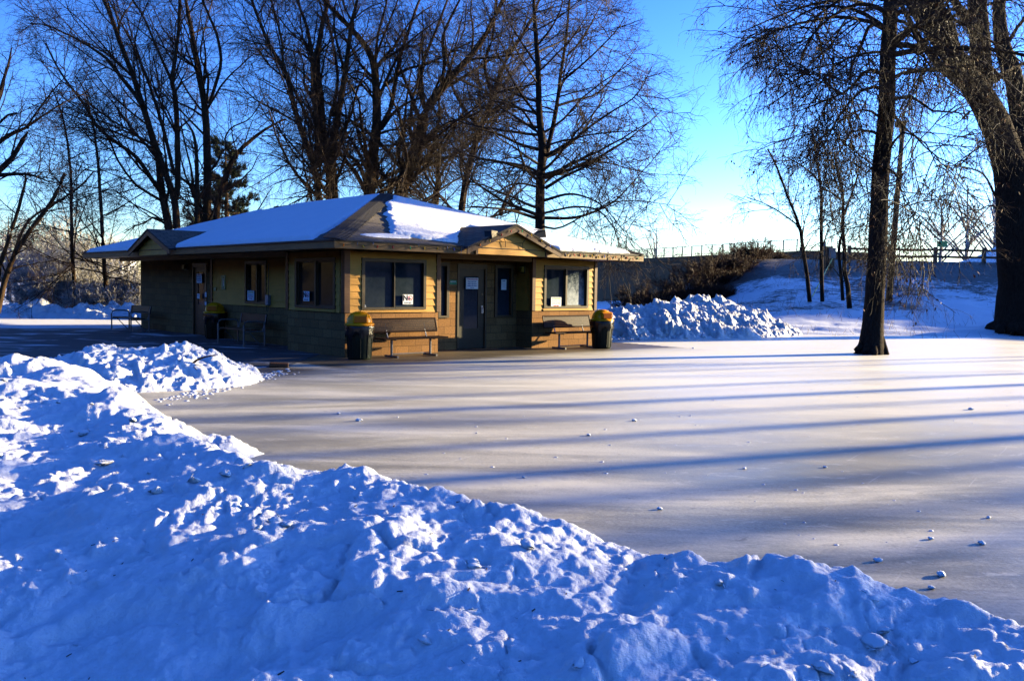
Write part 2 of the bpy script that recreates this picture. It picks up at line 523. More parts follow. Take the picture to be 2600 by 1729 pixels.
def textobj(txt, size, m, parent, loc, rot, bold=0.0, name='lettering'):
    cu = bpy.data.curves.new(name, 'FONT')
    cu.body = txt; cu.size = size; cu.align_x = 'CENTER'; cu.align_y = 'CENTER'; cu.offset = bold; cu.extrude = 0.0008
    t_ = bpy.data.objects.new('tmp_text', cu); C.objects.link(t_)
    me = bpy.data.meshes.new_from_object(t_.evaluated_get(bpy.context.evaluated_depsgraph_get()))
    bpy.data.objects.remove(t_); me.materials.clear(); me.materials.append(m)
    o = bpy.data.objects.new(name, me); C.objects.link(o)
    o.parent = parent; o.location = loc; o.rotation_euler = rot
    return o
# ================================================================== terrain
def smax(a, b, k=4.0):
    m = np.maximum(a, b)
    return m + k * np.log(np.exp((a - m) / k) + np.exp((b - m) / k))


def terrain(x, y):
    x = np.asarray(x, float); y = np.asarray(y, float)
    z = np.zeros(np.broadcast(x, y).shape)
    riv = ss((y - 43.5) / 7) * ss((14 - x) / 10)
    z = z - 1.6 * riv
    far = ss((y - 118) / 45) * ss((60 - x) / 40)
    z = z * (1 - far) + 0.9 * far
    s = smax(y - 33.5, x - 22.5, 1.2)
    lin = np.clip(s / 29.0, 0, 1)
    rise = 3.85 * (0.35 * ss(lin) + 0.65 * lin) * ss(s / 3.0)
    side = ss((x - (0.16 * y - 1.5)) / 9)
    z = z * (1 - side * (s > 0)) + rise * side
    shade_hump = np.interp(y, [36, 43, 51, 55, 62, 74, 84], [0, 2.5, 3.6, 4.9, 5.6, 5.6, 0]) * np.exp(-np.abs((x - 47) / 6.5) ** 2.5)  # added ridge beyond the right edge, shaped to shade the slope
    z = z + shade_hump
    # rise added behind and left of the camera to block low sky light
    back = ss((-x * .75 - y * .62 - 38) / 45) * ss((60 - y) / 30)
    back = np.maximum(back, ss((-x - 48) / 30) * ss((80 - y) / 30))
    z = z + 24 * back + 2.5 * back * fbm(x * .08, y * .08, 3)
    amp = 0.05 * ss((s) / 4) * side + 0.10 * ss((y - 44) / 10) * (1 - side)
    z = z + amp * fbm(x * 0.8, y * 0.8, 4) + 0.25 * amp * fbm(x * 3, y * 3, 3)
    z = z + 0.03 * ss((s + 1) / 2) * (1 - ss((s - 3) / 2)) * np.sin(y * 5 + x * 1.2)
    return z


def tz(x, y):
    return float(terrain(np.array([x]), np.array([y]))[0])


def hit(u, v, y0=20.0, y1=140.0):
    """where the line of sight meets the land"""
    r = ray(u, v)
    for Y in np.arange(y0, y1, 0.1):
        p = r * (Y / r[1])
        if EYE + p[2] <= tz(p[0], p[1]): return np.array([p[0], p[1], tz(p[0], p[1])])
    return at(u, v, y1)


na = 420
ang = np.concatenate([np.linspace(-math.pi, -0.75, 40, endpoint=False), np.linspace(-0.75, 0.75, na, endpoint=False), np.linspace(0.75, math.pi, 40, endpoint=False)])
rad = np.concatenate([np.linspace(0.3, 20, 30, endpoint=False), np.geomspace(20, 200, 330, endpoint=False), np.geomspace(200, 2500, 30)])
A_, Rr = np.meshgrid(ang, rad)
gx, gy = Rr * np.sin(A_), Rr * np.cos(A_)
gz = terrain(gx, gy) - 0.05
bare = 0.55 * ss((gy - 44) / 6) * ss((50 - gy) / 60 + .6) * (gx < 8) * 0.5 + 0.75 * ss((gy - 50) / 8) * (gx > 10) * ss((66 - gy) / 4 + .3) + 0.40 * ((gy > 41) & (gx > 8) & (gy < 60)) + 0.25 * ((gy > 92) & (gy < 130) & (gx < -15))
bare = np.where((-gx * .75 - gy * .62 > 36) | ((gx < -47) & (gy < 85)), 1.3, bare)  # added rise toned dark so the panes mirror no bright snow
o = np_mesh('ground', np.stack([gx, gy, gz], -1).reshape(-1, 3), grid_faces(len(rad), len(ang), True)[:, ::-1], M['ground'], smooth=True, attrs={'bare': bare})
tag(o, kind='structure')

# ---- ice rink: one flat sheet, its edge hidden under the banks
nx, ny = 160, 160
X, Y = np.meshgrid(np.linspace(-6.2, 26, nx), np.linspace(-1.5, 34.6, ny))
th = 0.8392
dv = np.array([math.sin(th), math.cos(th)]); ev = np.array([-math.cos(th), math.sin(th)]); A0 = np.array([-3.881, 20.841])
s_ = (X - A0[0]) * dv[0] + (Y - A0[1]) * dv[1]; t_ = (X - A0[0]) * ev[0] + (Y - A0[1]) * ev[1]
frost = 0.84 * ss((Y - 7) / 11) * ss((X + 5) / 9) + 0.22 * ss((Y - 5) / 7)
front_d = np.where((s_ > -1.5) & (s_ < 10), np.clip(-t_, 0, 9), 9)
dirt = 0.95 * (1 - ss(front_d / 3.4)) + 0.55 * (1 - ss(np.hypot(X + 4.6, Y - 17.2) / 2.6))
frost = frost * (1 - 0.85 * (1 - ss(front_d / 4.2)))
inner = (s_ > .3) & (t_ > .9)
zi = np.where(inner, -0.03, 0.0)
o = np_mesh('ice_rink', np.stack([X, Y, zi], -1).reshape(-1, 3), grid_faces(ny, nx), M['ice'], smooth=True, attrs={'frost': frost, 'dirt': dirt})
tag(o, kind='structure')

# ---- pavement on the shaded side of the building
X, Y = np.meshgrid(np.linspace(-40, -4.6, 120), np.linspace(14.5, 38.5, 100))
s_ = (X - A0[0]) * dv[0] + (Y - A0[1]) * dv[1]; t_ = (X - A0[0]) * ev[0] + (Y - A0[1]) * ev[1]
fr = ss((Y - 30.5 + fbm(X * .5, Y * .5) * 1.5 + .10 * (X + 20)) / 2.0) * (X < -14) + ss((17.3 - Y + fbm(X * .9, Y * .9) * .8) / 1.0)
fr = np.clip(fr, 0, 1)
o = np_mesh('pavement', np.stack([X, Y, np.full_like(X, 0.006)], -1).reshape(-1, 3), grid_faces(100, 120), M['asphalt'], attrs={'frost': fr})
tag(o, kind='structure')


# ================================================================== snow banks
def seg_field(x, y, pts):
    """height of a ridge through pts [(x,y,z,w_near,w_far)] : returns crest height falling off to both sides"""
    best = np.full(x.shape, -9.0)
    for a, b in zip(pts[:-1], pts[1:]):
        ax, ay, az, an, af = a; bx, by, bz, bn, bf = b
        dx, dy = bx - ax, by - ay; l2 = dx * dx + dy * dy
        t = np.clip(((x - ax) * dx + (y - ay) * dy) / l2, 0, 1)
        px, py = ax + dx * t, ay + dy * t
        side = ((x - ax) * dy - (y - ay) * dx) / math.sqrt(l2)   # + = right of the walking direction
        d = np.hypot(x - px, y - py)
        h = az + (bz - az) * t; wn = an + (bn - an) * t; wf = af + (bf - af) * t
        w = np.where(side > 0, wn, wf)
        best = np.maximum(best, h * np.clip(1 - (d / w) ** 1.35, -1.5, 1))
    return best


def lumps(x, y, cx, cy, r, h, rs=None):
    z = np.zeros(x.shape)
    for i in range(len(cx)):
        a = rng.uniform(0, 3.14); e = rng.uniform(.6, 1.0)
        m = (np.abs(x - cx[i]) < r[i] * 1.3) & (np.abs(y - cy[i]) < r[i] * 1.3)
        if not m.any(): continue
        dx, dy = x[m] - cx[i], y[m] - cy[i]
        u, v = dx * math.cos(a) + dy * math.sin(a), (-dx * math.sin(a) + dy * math.cos(a)) / e
        q = (np.abs(u / r[i]) ** 2.6 + np.abs(v / r[i]) ** 2.6)
        z[m] = np.maximum(z[m], h[i] * np.clip(1 - q, 0, 1) ** .55)
    return z


def rough_snow(x, y, big=0.16, mid=0.07, fine=0.02):
    wx, wy = x + .25 * pn(x * 1.3 + 9, y * 1.3), y + .25 * pn(x * 1.3, y * 1.3 + 4)
    n1 = fbm(wx * 1.1, wy * 1.1, 3)
    r1 = 1 - np.abs(fbm(wx * 1.9 + 3, wy * 1.9, 3)) * 1.6
    r2 = 1 - np.abs(fbm(wx * 4.6 + 8, wy * 4.6 + 2, 3)) * 1.5
    return big * n1 + mid * (r1 - .4) + mid * .45 * (r2 - .4) + fine * fbm(x * 14, y * 14, 3)


def worley(x, y, sc, seed=0):
    """broken plates: per-cell tilt and distance to the cell border"""
    X_, Y_ = x * sc, y * sc; xi, yi = np.floor(X_).astype(int), np.floor(Y_).astype(int)
    f1 = np.full(x.shape, 9.); f2 = np.full(x.shape, 9.); tx = np.zeros(x.shape); ty = np.zeros(x.shape); hh = np.zeros(x.shape); lx = np.zeros(x.shape); ly = np.zeros(x.shape)
    rg = np.random.default_rng(77 + seed); tab = rg.random((256, 5))
    for i in (-1, 0, 1):
        for j in (-1, 0, 1):
            h = _perm[(_perm[(xi + i) & 255] + yi + j) & 255]; t = tab[h]
            cx_, cy_ = xi + i + t[..., 0], yi + j + t[..., 1]; d = np.maximum(np.abs(X_ - cx_), np.abs(Y_ - cy_)) * .5 + .5 * np.hypot(X_ - cx_, Y_ - cy_)
            n = d < f1
            f2 = np.where(n, f1, np.minimum(f2, d)); f1 = np.where(n, d, f1)
            tx = np.where(n, t[..., 2] - .5, tx); ty = np.where(n, t[..., 3] - .5, ty); hh = np.where(n, t[..., 4], hh); lx = np.where(n, X_ - cx_, lx); ly = np.where(n, Y_ - cy_, ly)
    e = ss((f2 - f1) / .16)
    return (hh * .6 + (tx * lx + ty * ly) * 1.5) * e / sc, e


def broken(x, y, sc, seed):
    wx, wy = x + .06 * pn(x * 4, y * 4) + .02 * pn(x * 13, y * 13), y + .06 * pn(x * 4 + 7, y * 4) + .02 * pn(x * 13 + 3, y * 13)
    return worley(wx, wy, sc, seed)[0]


# foreground bank: crest runs from beside the camera's right to the left end of the rink
crest = [(4.2, 1.7, .62, 2.6, .55), (2.6, 2.45, .60, 2.6, .6), (1.85, 2.95, .64, 2.7, .6), (1.62, 3.2, .47, 2.6, .45), (1.42, 3.35, .60, 2.8, .45), (1.0, 3.62, .66, 3.0, .5), (.45, 4.1, .62, 3.2, .45), (0.0, 4.4, .66, 3.4, .55),
         (-.5, 4.78, .64, 3.6, .45), (-.95, 5.2, .70, 3.8, .6), (-1.45, 5.75, .56, 4.0, .45), (-2.1, 6.4, .54, 4.4, .6), (-2.75, 7.25, .5, 4.6, .6), (-3.4, 8.5, .5, 4.8, .7), (-4.2, 9.3, .56, 5, .8), (-5.2, 9.5, .66, 5, 1.6), (-7, 9.7, .72, 5, 2.2), (-12, 10.5, .7, 5, 3)]
na, nr = 960, 640
ang = np.concatenate([np.linspace(-1.9, -.75, 80, endpoint=False), np.linspace(-.75, .75, 800, endpoint=False), np.linspace(.75, 1.9, 80)]); rad = np.concatenate([np.linspace(.15, 1.4, 60, endpoint=False), np.geomspace(1.4, 15.0, 580)])
A_, Rr = np.meshgrid(ang, rad); x, y = Rr * np.sin(A_), Rr * np.cos(A_)
ridge = seg_field(x, y, [(c[0], c[1], c[2] - (.05 if c[0] < -.9 else .02), c[4], min(c[3], 3.2 if c[0] > -1.3 else 2.0)) for c in crest])
# land behind the ridge (camera side) stays a plateau of trodden snow
sidev = np.full(x.shape, 0.0)
cx = np.array([c[0] for c in crest]); cy = np.array([c[1] for c in crest])
yl = np.interp(x, cx[::-1], cy[::-1])
beh = ss((yl - y + .05) / .5)
plate = (0.22 + 0.12 * ss((y - 1.5) / 3) + .06 * fbm(x * .7, y * .7, 2)) * beh
# the heaps that close the left end of the rink
left = seg_field(x, y, [(-5.9, 10.6, .42, 1.2, 1.3), (-5.9, 12.2, .46, 1.0, 1.2), (-6.9, 12.9, .60, 1.2, 1.4), (-9, 12.6, .70, 1.3, 1.6), (-13, 13, .6, 1.5, 1.6)])
z = np.maximum(np.maximum(ridge, plate), left)
core = ss(z / .25)
z = z + (rough_snow(x, y, .10, .022, .012) + .03 * fbm(x * .6 + 4, y * .6, 2)) * core
z = z + core * (.15 * broken(x, y, 3.2, 1) * ss((fbm(x * .9 + 3, y * .9, 3) - .02) / .2) + .15 * broken(x, y, 8.5, 2) * ss((fbm(x * 1.4, y * 1.4 + 6, 3) + .02) / .2) - .015)
n = 45
lx = rng.uniform(-9, 4, n); ly = rng.uniform(1.6, 13.5, n); lr = rng.uniform(.025, .09, n) * (1 + .9 * (rng.random(n) > .9)); lh = lr * rng.uniform(.25, .6, n)
z = z + lumps(x, y, lx, ly, lr, lh) * core
# rubble along the crest
idx = rng.uniform(0, len(crest) - 1.001, 130); k = idx.astype(int); f = idx - k
cxs = cx[k] * (1 - f) + cx[k + 1] * f + rng.normal(0, .3, 130); cys = cy[k] * (1 - f) + cy[k + 1] * f + rng.normal(0, .3, 130)
lr = rng.uniform(.012, .05, 130); z = z + lumps(x, y, cxs, cys, lr, lr * rng.uniform(.2, .5, 130)) * core
z = z - 0.10 * (1 - core)
o = np_mesh('snow_bank', np.stack([x, y, z], -1).reshape(-1, 3), grid_faces(nr, na)[:, ::-1], M['snow'], smooth=True)
tag(o, kind='structure')
bank_xy = (ang, rad, z)


def bankz(px, py):
    a = math.atan2(px, py); r = math.hypot(px, py)
    i = int(np.clip(np.searchsorted(ang_b, a), 0, len(ang_b) - 1)); j = int(np.clip(np.searchsorted(rad_b, r), 0, len(rad_b) - 1))
    return float(z_b[j, i])


ang_b, rad_b, z_b = ang, rad, z


def pile(name, x0, x1, y0, y1, step, ridgepts, rough, label, m, nl, lr_, seed, cat='snow pile', gully=0.0):
    X, Y = np.meshgrid(np.arange(x0, x1, step), np.arange(y0, y1, step))
    z = seg_field(X, Y, ridgepts)
    core = ss((z + .02) / .2)
    z = z + rough_snow(X + seed, Y, *rough) * core
    if gully:
        g = 1 - np.abs(pn(X * .9 + seed + .5 * Y, Y * .35 + seed)) * 2.2
        z = z - gully * ss(g - .2) * core
    z = z + core * (.24 * broken(X, Y, 2.2 / rough[0] * .12, seed) * ss((fbm(X * .8 + seed, Y * .8, 3) + .12) / .2) + .42 * broken(X, Y, 6.5 / rough[0] * .12, seed + 1) * ss((fbm(X * 1.4, Y * 1.4 + seed, 3) + .15) / .2) - .06)
    r = np.random.default_rng(seed)
    lx, ly = r.uniform(x0, x1, nl), r.uniform(y0, y1, nl); lr = r.uniform(lr_[0], lr_[1], nl) * (1 + (r.random(nl) > .88))
    z = z + lumps(X, Y, lx, ly, lr, lr * r.uniform(.4, .95, nl)) * core
    z = np.maximum(z, -.3) - .12 * (1 - core)
    cxm, cym = (x0 + x1) / 2, (y0 + y1) / 2
    V = np.stack([X - cxm, Y - cym, z], -1).reshape(-1, 3)
    F = grid_faces(X.shape[0], X.shape[1])
    keep = (V[F][:, :, 2] > -.05).any(1)
    F = F[keep]
    used, inv = np.unique(F, return_inverse=True)
    o = np_mesh(name, V[used], inv.reshape(-1, 4), m, smooth=True)
    o.location = (cxm, cym, 0)
    tag(o, label, cat)

    def zat(px, py):
        i = int(np.clip((px - x0) / step, 0, X.shape[1] - 1)); j = int(np.clip((py - y0) / step, 0, X.shape[0] - 1))
        return float(z[j, i])
    return zat


midz = pile('snow_pile', -9.6, -3.9, 12.0, 18.2, .022,
     [(-5.0, 16.9, .08, .6, .6), (-5.5, 16.2, .40, .9, 1.1), (-5.95, 15.5, .70, 1.2, 1.8), (-6.6, 15.1, .62, 1.3, 1.8), (-7.5, 14.5, .42, 1.3, 1.5), (-8.2, 13.6, .42, 1.2, 1.2), (-9.2, 13.3, .3, 1, 1)],
     (.11, .035, .022), 'heaped snow at the left end of the rink with a dry stick lying on it', M['snow'], 200, (.02, .08), 21)
pile('snow_pile', 2.4, 12.8, 28.4, 39.0, .034,
     [(3.0, 32.2, .88, 2.4, 2.2), (4.2, 32.5, 1.02, 2.7, 2.2), (5.6, 33.2, 1.18, 3.0, 2.3), (6.8, 34.2, 1.32, 3.2, 2.3), (7.8, 35.0, 1.32, 3.2, 2.3), (8.7, 35.5, 1.02, 2.8, 2.1), (9.5, 35.9, .55, 1.9, 1.6), (10.5, 36.2, .06, .9, .9)],
     (.20, .07, .05), 'long high ridge of ploughed snow between the building and the snowy slope', M['snow_dirty'], 350, (.05, .13), 34, gully=.05)
pile('snow_berm', -34, -9.5, 38.0, 44.2, .08,
     [(-34, 40.6, .42, 1.6, 2.2), (-28, 40.3, .50, 1.6, 2.2), (-22, 40.6, .40, 1.6, 2.2), (-18, 40.2, .48, 1.6, 2.2), (-14, 40.4, .34, 1.4, 2.0), (-10, 40.4, .40, 1.4, 2.0)],
     (.16, .12, .03), 'low ridge of snow along the far side of the pavement by the river', M['snow'], 300, (.08, .3), 55, cat='snow ridge')

pile('snow_mound', 8.6, 11.2, 23.5, 25.6, .03, [(9.2, 24.35, .07, .5, .5), (9.8, 24.25, .09, .55, .6), (10.4, 24.5, .06, .5, .5)], (.02, .02, .015), 'thin collar of snow round the foot of the tree in the ice', M['snow'], 20, (.02, .05), 61, cat='snow')
# ================================================================== the warming house (local axes: x along the front, y into the lot)
TH = 0.8392
house = empty('park_building', (A0[0], A0[1], 0), math.pi / 2 - TH)
tag(house, 'single storey tan park building with snow covered hip roof beside the ice rink', 'building')
W1, D1, ZB, ZE, RC = 8.47, 14.95, 1.03, 2.475, 0.65
LAP = 0.1655


def lw(s, t, z=0.0):
    """building coordinates to world"""
    return Vector((A0[0] + dv[0] * s + ev[0] * t, A0[1] + dv[1] * s + ev[1] * t, z))


def rects(a, b, z0, z1, holes):
    """split a wall strip a..b, z0..z1 round its rectangular holes"""
    out = []; xs = sorted({a, b, *[h for q in holes for h in q[:2] if a < h < b]})
    for l, r in zip(xs[:-1], xs[1:]):
        zz = z0
        for h in sorted([h for h in holes if h[0] < r - 1e-6 and h[1] > l + 1e-6], key=lambda q: q[2]):
            if h[2] > zz: out.append((l, r, zz, min(h[2], z1)))
            zz = max(zz, h[3])
        if zz < z1: out.append((l, r, zz, z1))
    return out


def wall(axis, p, a, b, zlo, zmid, zhi, holes, out=-1, thick=0.2):
    """axis 'x': wall runs along x at y=p, outside is toward out*y; blocks to zmid, lap siding above"""
    blk, sid = MB(), MB()
    for (l, r, z0, z1) in rects(a, b, zlo, zmid, holes):
        q = sorted((p, p - out * thick))
        if axis == 'x': blk.box(l, r, q[0], q[1], z0, z1)
        else: blk.box(q[0], q[1], l, r, z0, z1)
    blk.build('block_wall', M['block'], house)
    if zhi <= zmid: return
    nb = int(round((zhi - zmid) / LAP)) + 1
    for (l, r, z0, z1) in rects(a, b, zmid, zhi, holes):
        for k in range(nb + 1):
            c0, c1 = zmid + k * LAP, zmid + (k + 1) * LAP
            y0, y1 = max(c0, z0), min(c1, z1)
            if y1 - y0 < .004: continue
            f0 = .030 - .022 * (y0 - c0) / LAP; f1 = .030 - .022 * (y1 - c0) / LAP
            poly = [(p + out * f0, y0), (p + out * f1, y1), (p - out * thick, y1), (p - out * thick, y0)]
            if axis == 'x': sid.prism(poly, 'x', l, r)
            else: sid.prism(poly, 'y', l, r)
    sid.build('siding', M['siding'], house)


WF1 = (.46, 2.27, 1.10, 2.29); WF2 = (6.39, 8.13, 1.10, 2.27)
wall('x', 0, 0, 2.70, 0, ZB, ZE, [WF1]); wall('x', 0, 5.95, W1, 0, ZB, ZE, [WF2])
WE1 = (3.20, 3.50, .85, 2.26); DE = (3.82, 4.84, 0, 2.27); WE2 = (5.15, 5.76, .84, 2.25)
wall('x', RC, 2.5, 6.15, 0, ZE, ZE, [WE1, DE, WE2])
wall('y', 2.70, .2, RC, 0, ZB, ZE, [], out=1); wall('y', 5.95, .2, RC, 0, ZB, ZE, [], out=-1)
WL1 = (.42, 2.29, 1.10, 2.29); WL2 = (5.19, 6.47, 1.10, 2.28); DL = (9.22, 10.30, 0, 2.28)
wall('y', 0, .2, 2.75, 0, ZB, ZE, [WL1]); wall('y', RC, 2.55, 8.79, 0, ZB, ZE, [WL2])
wall('y', RC, 8.79, D1, 0, ZE, ZE, [DL])
wall('x', 2.75, .2, RC, 0, ZB, ZE, [], out=1)
# plain sides away from the photographer
wall('y', W1, 0.2, D1, 0, ZE, ZE, [], out=1); wall('x', D1, RC + .2, W1, 0, ZE, ZE, [], out=1)

# corner boards, beam under the eave, window aprons
for (x0, x1, y0, y1) in ((-.045, .11, -.045, .11), (2.62, 2.745, -.045, .06), (5.905, 6.03, -.045, .06), (8.40, 8.515, -.045, .08), (-.045, .06, 2.66, 2.795), (RC - .05, RC - .004, 8.73, 8.85)):
    MB().box(x0, x1, y0, y1, ZB + .002, ZE - .002).build('corner_board', M['trim'], house, bevel=.006)
for (a, b, q) in ((.40, 2.30, 0), (6.33, 8.17, 0)): MB().box(a, b, -.05, -.031, ZB + .004, 1.085).build('window_apron', M['siding'], house)
for (a, b, x) in ((.38, 2.33, 0), (5.13, 6.53, RC)): MB().box(x - .05, x - .031, a, b, ZB + .004, 1.085).build('window_apron', M['siding'], house)


def window(axis, p, hole, mull, glass, out=-1, label=None, sashes=True, mw=.035):
    a, b, z0, z1 = hole
    fr = MB()

    def bx(mb, u0, u1, d0, d1, w0, w1):
        q = sorted((p + out * d0, p + out * d1))
        if axis == 'x': mb.box(u0, u1, q[0], q[1], w0, w1)
        else: mb.box(q[0], q[1], u0, u1, w0, w1)
    e = .055
    bx(fr, a - .03, b + .03, -.10, .045, z1 - e, z1 + .03); bx(fr, a - .03, b + .03, -.10, .045, z0 - .0, z0 + e)
    bx(fr, a - .03, a + e, -.10, .044, z0 + e, z1 - e); bx(fr, b - e, b + .03, -.10, .044, z0 + e, z1 - e)
    for m_ in mull: bx(fr, m_ - mw, m_ + mw, -.08, .03, z0 + e, z1 - e)
    w = fr.build('window', M['winframe'], house, bevel=.004)
    if label: w['label'] = label
    cuts = [a + e] + [q for m_ in mull for q in (m_ - mw, m_ + mw)] + [b - e]
    for i in range(0, len(cuts), 2):
        g = MB(); bx(g, cuts[i] + .001, cuts[i + 1] - .001, -.055, -.045, z0 + e + .001, z1 - e - .001)
        g.build('pane', glass[i // 2], w)
        if sashes:
            s_ = MB(); u0, u1 = cuts[i] + .001, cuts[i + 1] - .001
            bx(s_, u0, u1, -.045 + .001, -.02, z0 + e, z0 + e + .03); bx(s_, u0, u1, -.044, -.02, z1 - e - .03, z1 - e)
            bx(s_, u0, u0 + .028, -.044, -.02, z0 + e + .03, z1 - e - .03); bx(s_, u1 - .028, u1, -.044, -.02, z0 + e + .03, z1 - e - .03)
            s_.build('sash', M['winframe'], w)
    return w


window('x', 0, WF1, [1.36], [M['glass'], M['glass']], sashes=False, mw=.016); window('x', 0, WF2, [7.25], [M['glass'], M['glass_frost']])
window('x', RC, WE1, [], [M['glass']], sashes=False); window('x', RC, WE2, [], [M['glass']], sashes=False)
window('y', 0, WL1, [1.33], [M['glass_clear'], M['glass_clear']]); window('y', RC, WL2, [5.78], [M['glass_clear'], M['glass_clear']])


def door(axis, p, hole, vis, handle, out=-1):
    a, b, z0, z1 = hole
    d = MB(); fr = MB()

    def bx(mb, u0, u1, d0, d1, w0, w1):
        q = sorted((p + out * d0, p + out * d1))
        if axis == 'x': mb.box(u0, u1, q[0], q[1], w0, w1)
        else: mb.box(q[0], q[1], u0, u1, w0, w1)
    bx(fr, a, a + .06, -.12, .02, 0, z1); bx(fr, b - .06, b, -.12, .02, 0, z1); bx(fr, a + .06, b - .06, -.12, .019, z1 - .12, z1)
    q0, q1, w0, w1 = vis
    for (u0, u1, v0, v1) in rects(a + .06, b - .06, .015, z1 - .12, [vis]): bx(d, u0, u1, -.07, -.025, v0, v1)
    dd = d.build('door', M['door'], house)
    fr.build('door_frame', M['winframe'], dd)
    g = MB(); bx(g, q0, q1, -.055, -.045, w0, w1); g.build('door_glass', M['glass'], dd)
    h = MB(); hx, hz = handle
    bx(h, hx - .03, hx + .03, -.025, -.012, hz - .11, hz + .10); bx(h, hx - .012, hx + .012, -.012, .035, hz + .02, hz + .045); bx(h, hx - .012, hx + .012, .02, .035, hz - .09, hz + .045)
    h.build('handle', M['steel'], dd)
    l = MB(); bx(l, hx - .03, hx + .02, -.025, -.005, hz + .38, hz + .44); l.build('lock', M['bronze'], dd)
    return dd


door('x', RC, DE, (4.07, 4.56, .55, 1.95), (4.70, 1.06))
door('y', RC, DL, (9.48, 9.98, .98, 2.0), (9.35, 1.06))

# ---------------------------------------------------------------- roof
OL, OF, OR, TE = .862, .973, 1.007, 16.445
ZT = 2.665
x0, x1, y0, y1 = -OL, W1 + OR, -OF, TE
RX, RY0, RY1, ZR = 4.20, 4.43, 11.37, 4.361
cor = {'n': (x0, y0, ZT), 'r': (x1, y0, ZT), 'l': (x0, y1, ZT), 'b': (x1, y1, ZT), 'p': (RX, RY0, ZR), 'q': (RX, RY1, ZR)}
rf = MB()
drop = .05


def plane(keys, origin, along, name=None):
    """roof plane with uv = (run along the eave, distance up the slope)"""
    P = [Vector(cor[k]) for k in keys]; O = Vector(cor[origin]); a = Vector(along)
    n = (P[1] - P[0]).cross(P[2] - P[0]).normalized(); u = n.cross(a).normalized()
    if u.z < 0: u = -u
    off = len(rf.v)
    uv = [((p - O).dot(a), (p - O).dot(u)) for p in P]
    rf.add(P, [tuple(range(len(P)))], [uv])


plane(['n', 'r', 'p'], 'n', (1, 0, 0)); plane(['l', 'n', 'p', 'q'], 'n', (0, 1, 0)); plane(['b', 'l', 'q'], 'l', (1, 0, 0)); plane(['r', 'b', 'q', 'p'], 'r', (0, 1, 0))
roof = rf.build('roof', M['shingle'], house)
# shingle edge course projecting past the fascia, fascia boards, soffit
fa = MB(); e = .02
fa.box(x0, x1, y0 - .0, y0 + .035, ZE, ZT - .035); fa.box(x0, x1, y1 - .035, y1, ZE, ZT - .035)
fa.box(x0, x0 + .035, y0 + .035, y1 - .035, ZE, ZT - .035); fa.box(x1 - .035, x1, y0 + .035, y1 - .035, ZE, ZT - .035)
fa.build('fascia', M['fascia'], house, bevel=.004)
de = MB()
de.box(x0 - .03, x1 + .03, y0 - .03, y0 + .06, ZT - .033, ZT - .002); de.box(x0 - .03, x1 + .03, y1 - .06, y1 + .03, ZT - .033, ZT - .002)
de.box(x0 - .03, x0 + .06, y0 + .062, y1 - .062, ZT - .033, ZT - .002); de.box(x1 - .06, x1 + .03, y0 + .062, y1 - .062, ZT - .033, ZT - .002)
de.build('drip_edge', M['ink'], house)
so = MB(); so.box(x0 + .037, x1 - .037, y0 + .037, y1 - .037, ZE + .03, ZE + .05); so.build('soffit', M['soffit'], house)
bm_ = MB(); bm_.box(2.75, 5.9, -.02, .12, ZE - .10, ZE + .028); bm_.box(-.02, .12, 2.80, D1 + .2, ZE - .10, ZE + .028); bm_.build('eave_beam', M['fascia'], house)
# hip and ridge caps: overlapping bent shingles
cap = MB()


def caps(a, b, wid, na_, nb_, fl=False):
    a, b = Vector(a), Vector(b); d = (b - a); n = int(d.length / .15); d.normalize()
    na_, nb_ = Vector(na_).normalized(), Vector(nb_).normalized()
    for i in range(n):
        p = a + d * (.15 * i + .0); q = p + d * .29
        # down-slope directions of both roof planes
        da = d.cross(na_).normalized(); db = -d.cross(nb_).normalized()
        if da.z > 0: da = -da
        if db.z > 0: db = -db
        lift = .012; lo = .030
        j = random.uniform(-.006, .006)
        vs = []
        for (pt, h) in ((p, lo), (q, lift)):
            vs += [pt + da * (wid + j) + na_ * (h + (.075 if fl else 0)), pt + (na_ + nb_).normalized() * (h + .012), pt + db * (wid + j) + nb_ * h]
        vs += [v - Vector((0, 0, .022)) for v in vs[:3]]
        cap.add(vs, [(0, 1, 4, 3), (1, 2, 5, 4), (6, 7, 1, 0), (7, 8, 2, 1)])


def pn3(k):
    P = [Vector(cor[i]) for i in k]; n = (P[1] - P[0]).cross(P[2] - P[0]).normalized()
    return n if n.z > 0 else -n


nF, nL, nB, nR = pn3('nrp'), pn3('lnp'), pn3('blq'), pn3('rbq')
caps(cor['n'], cor['p'], .23, nL, nF, True); caps(cor['r'], cor['p'], .15, nF, nR); caps(cor['l'], cor['q'], .15, nL, nB); caps(cor['b'], cor['q'], .15, nB, nR)
caps(cor['q'], cor['p'], .14, nL, nR)
cap.build('hip_cap', M['shingle'], roof)

# gables: small cross roofs over the two doors
SL_F = (ZR - ZT) / (RY0 - y0); SL_L = (ZR - ZT) / (RX - x0)


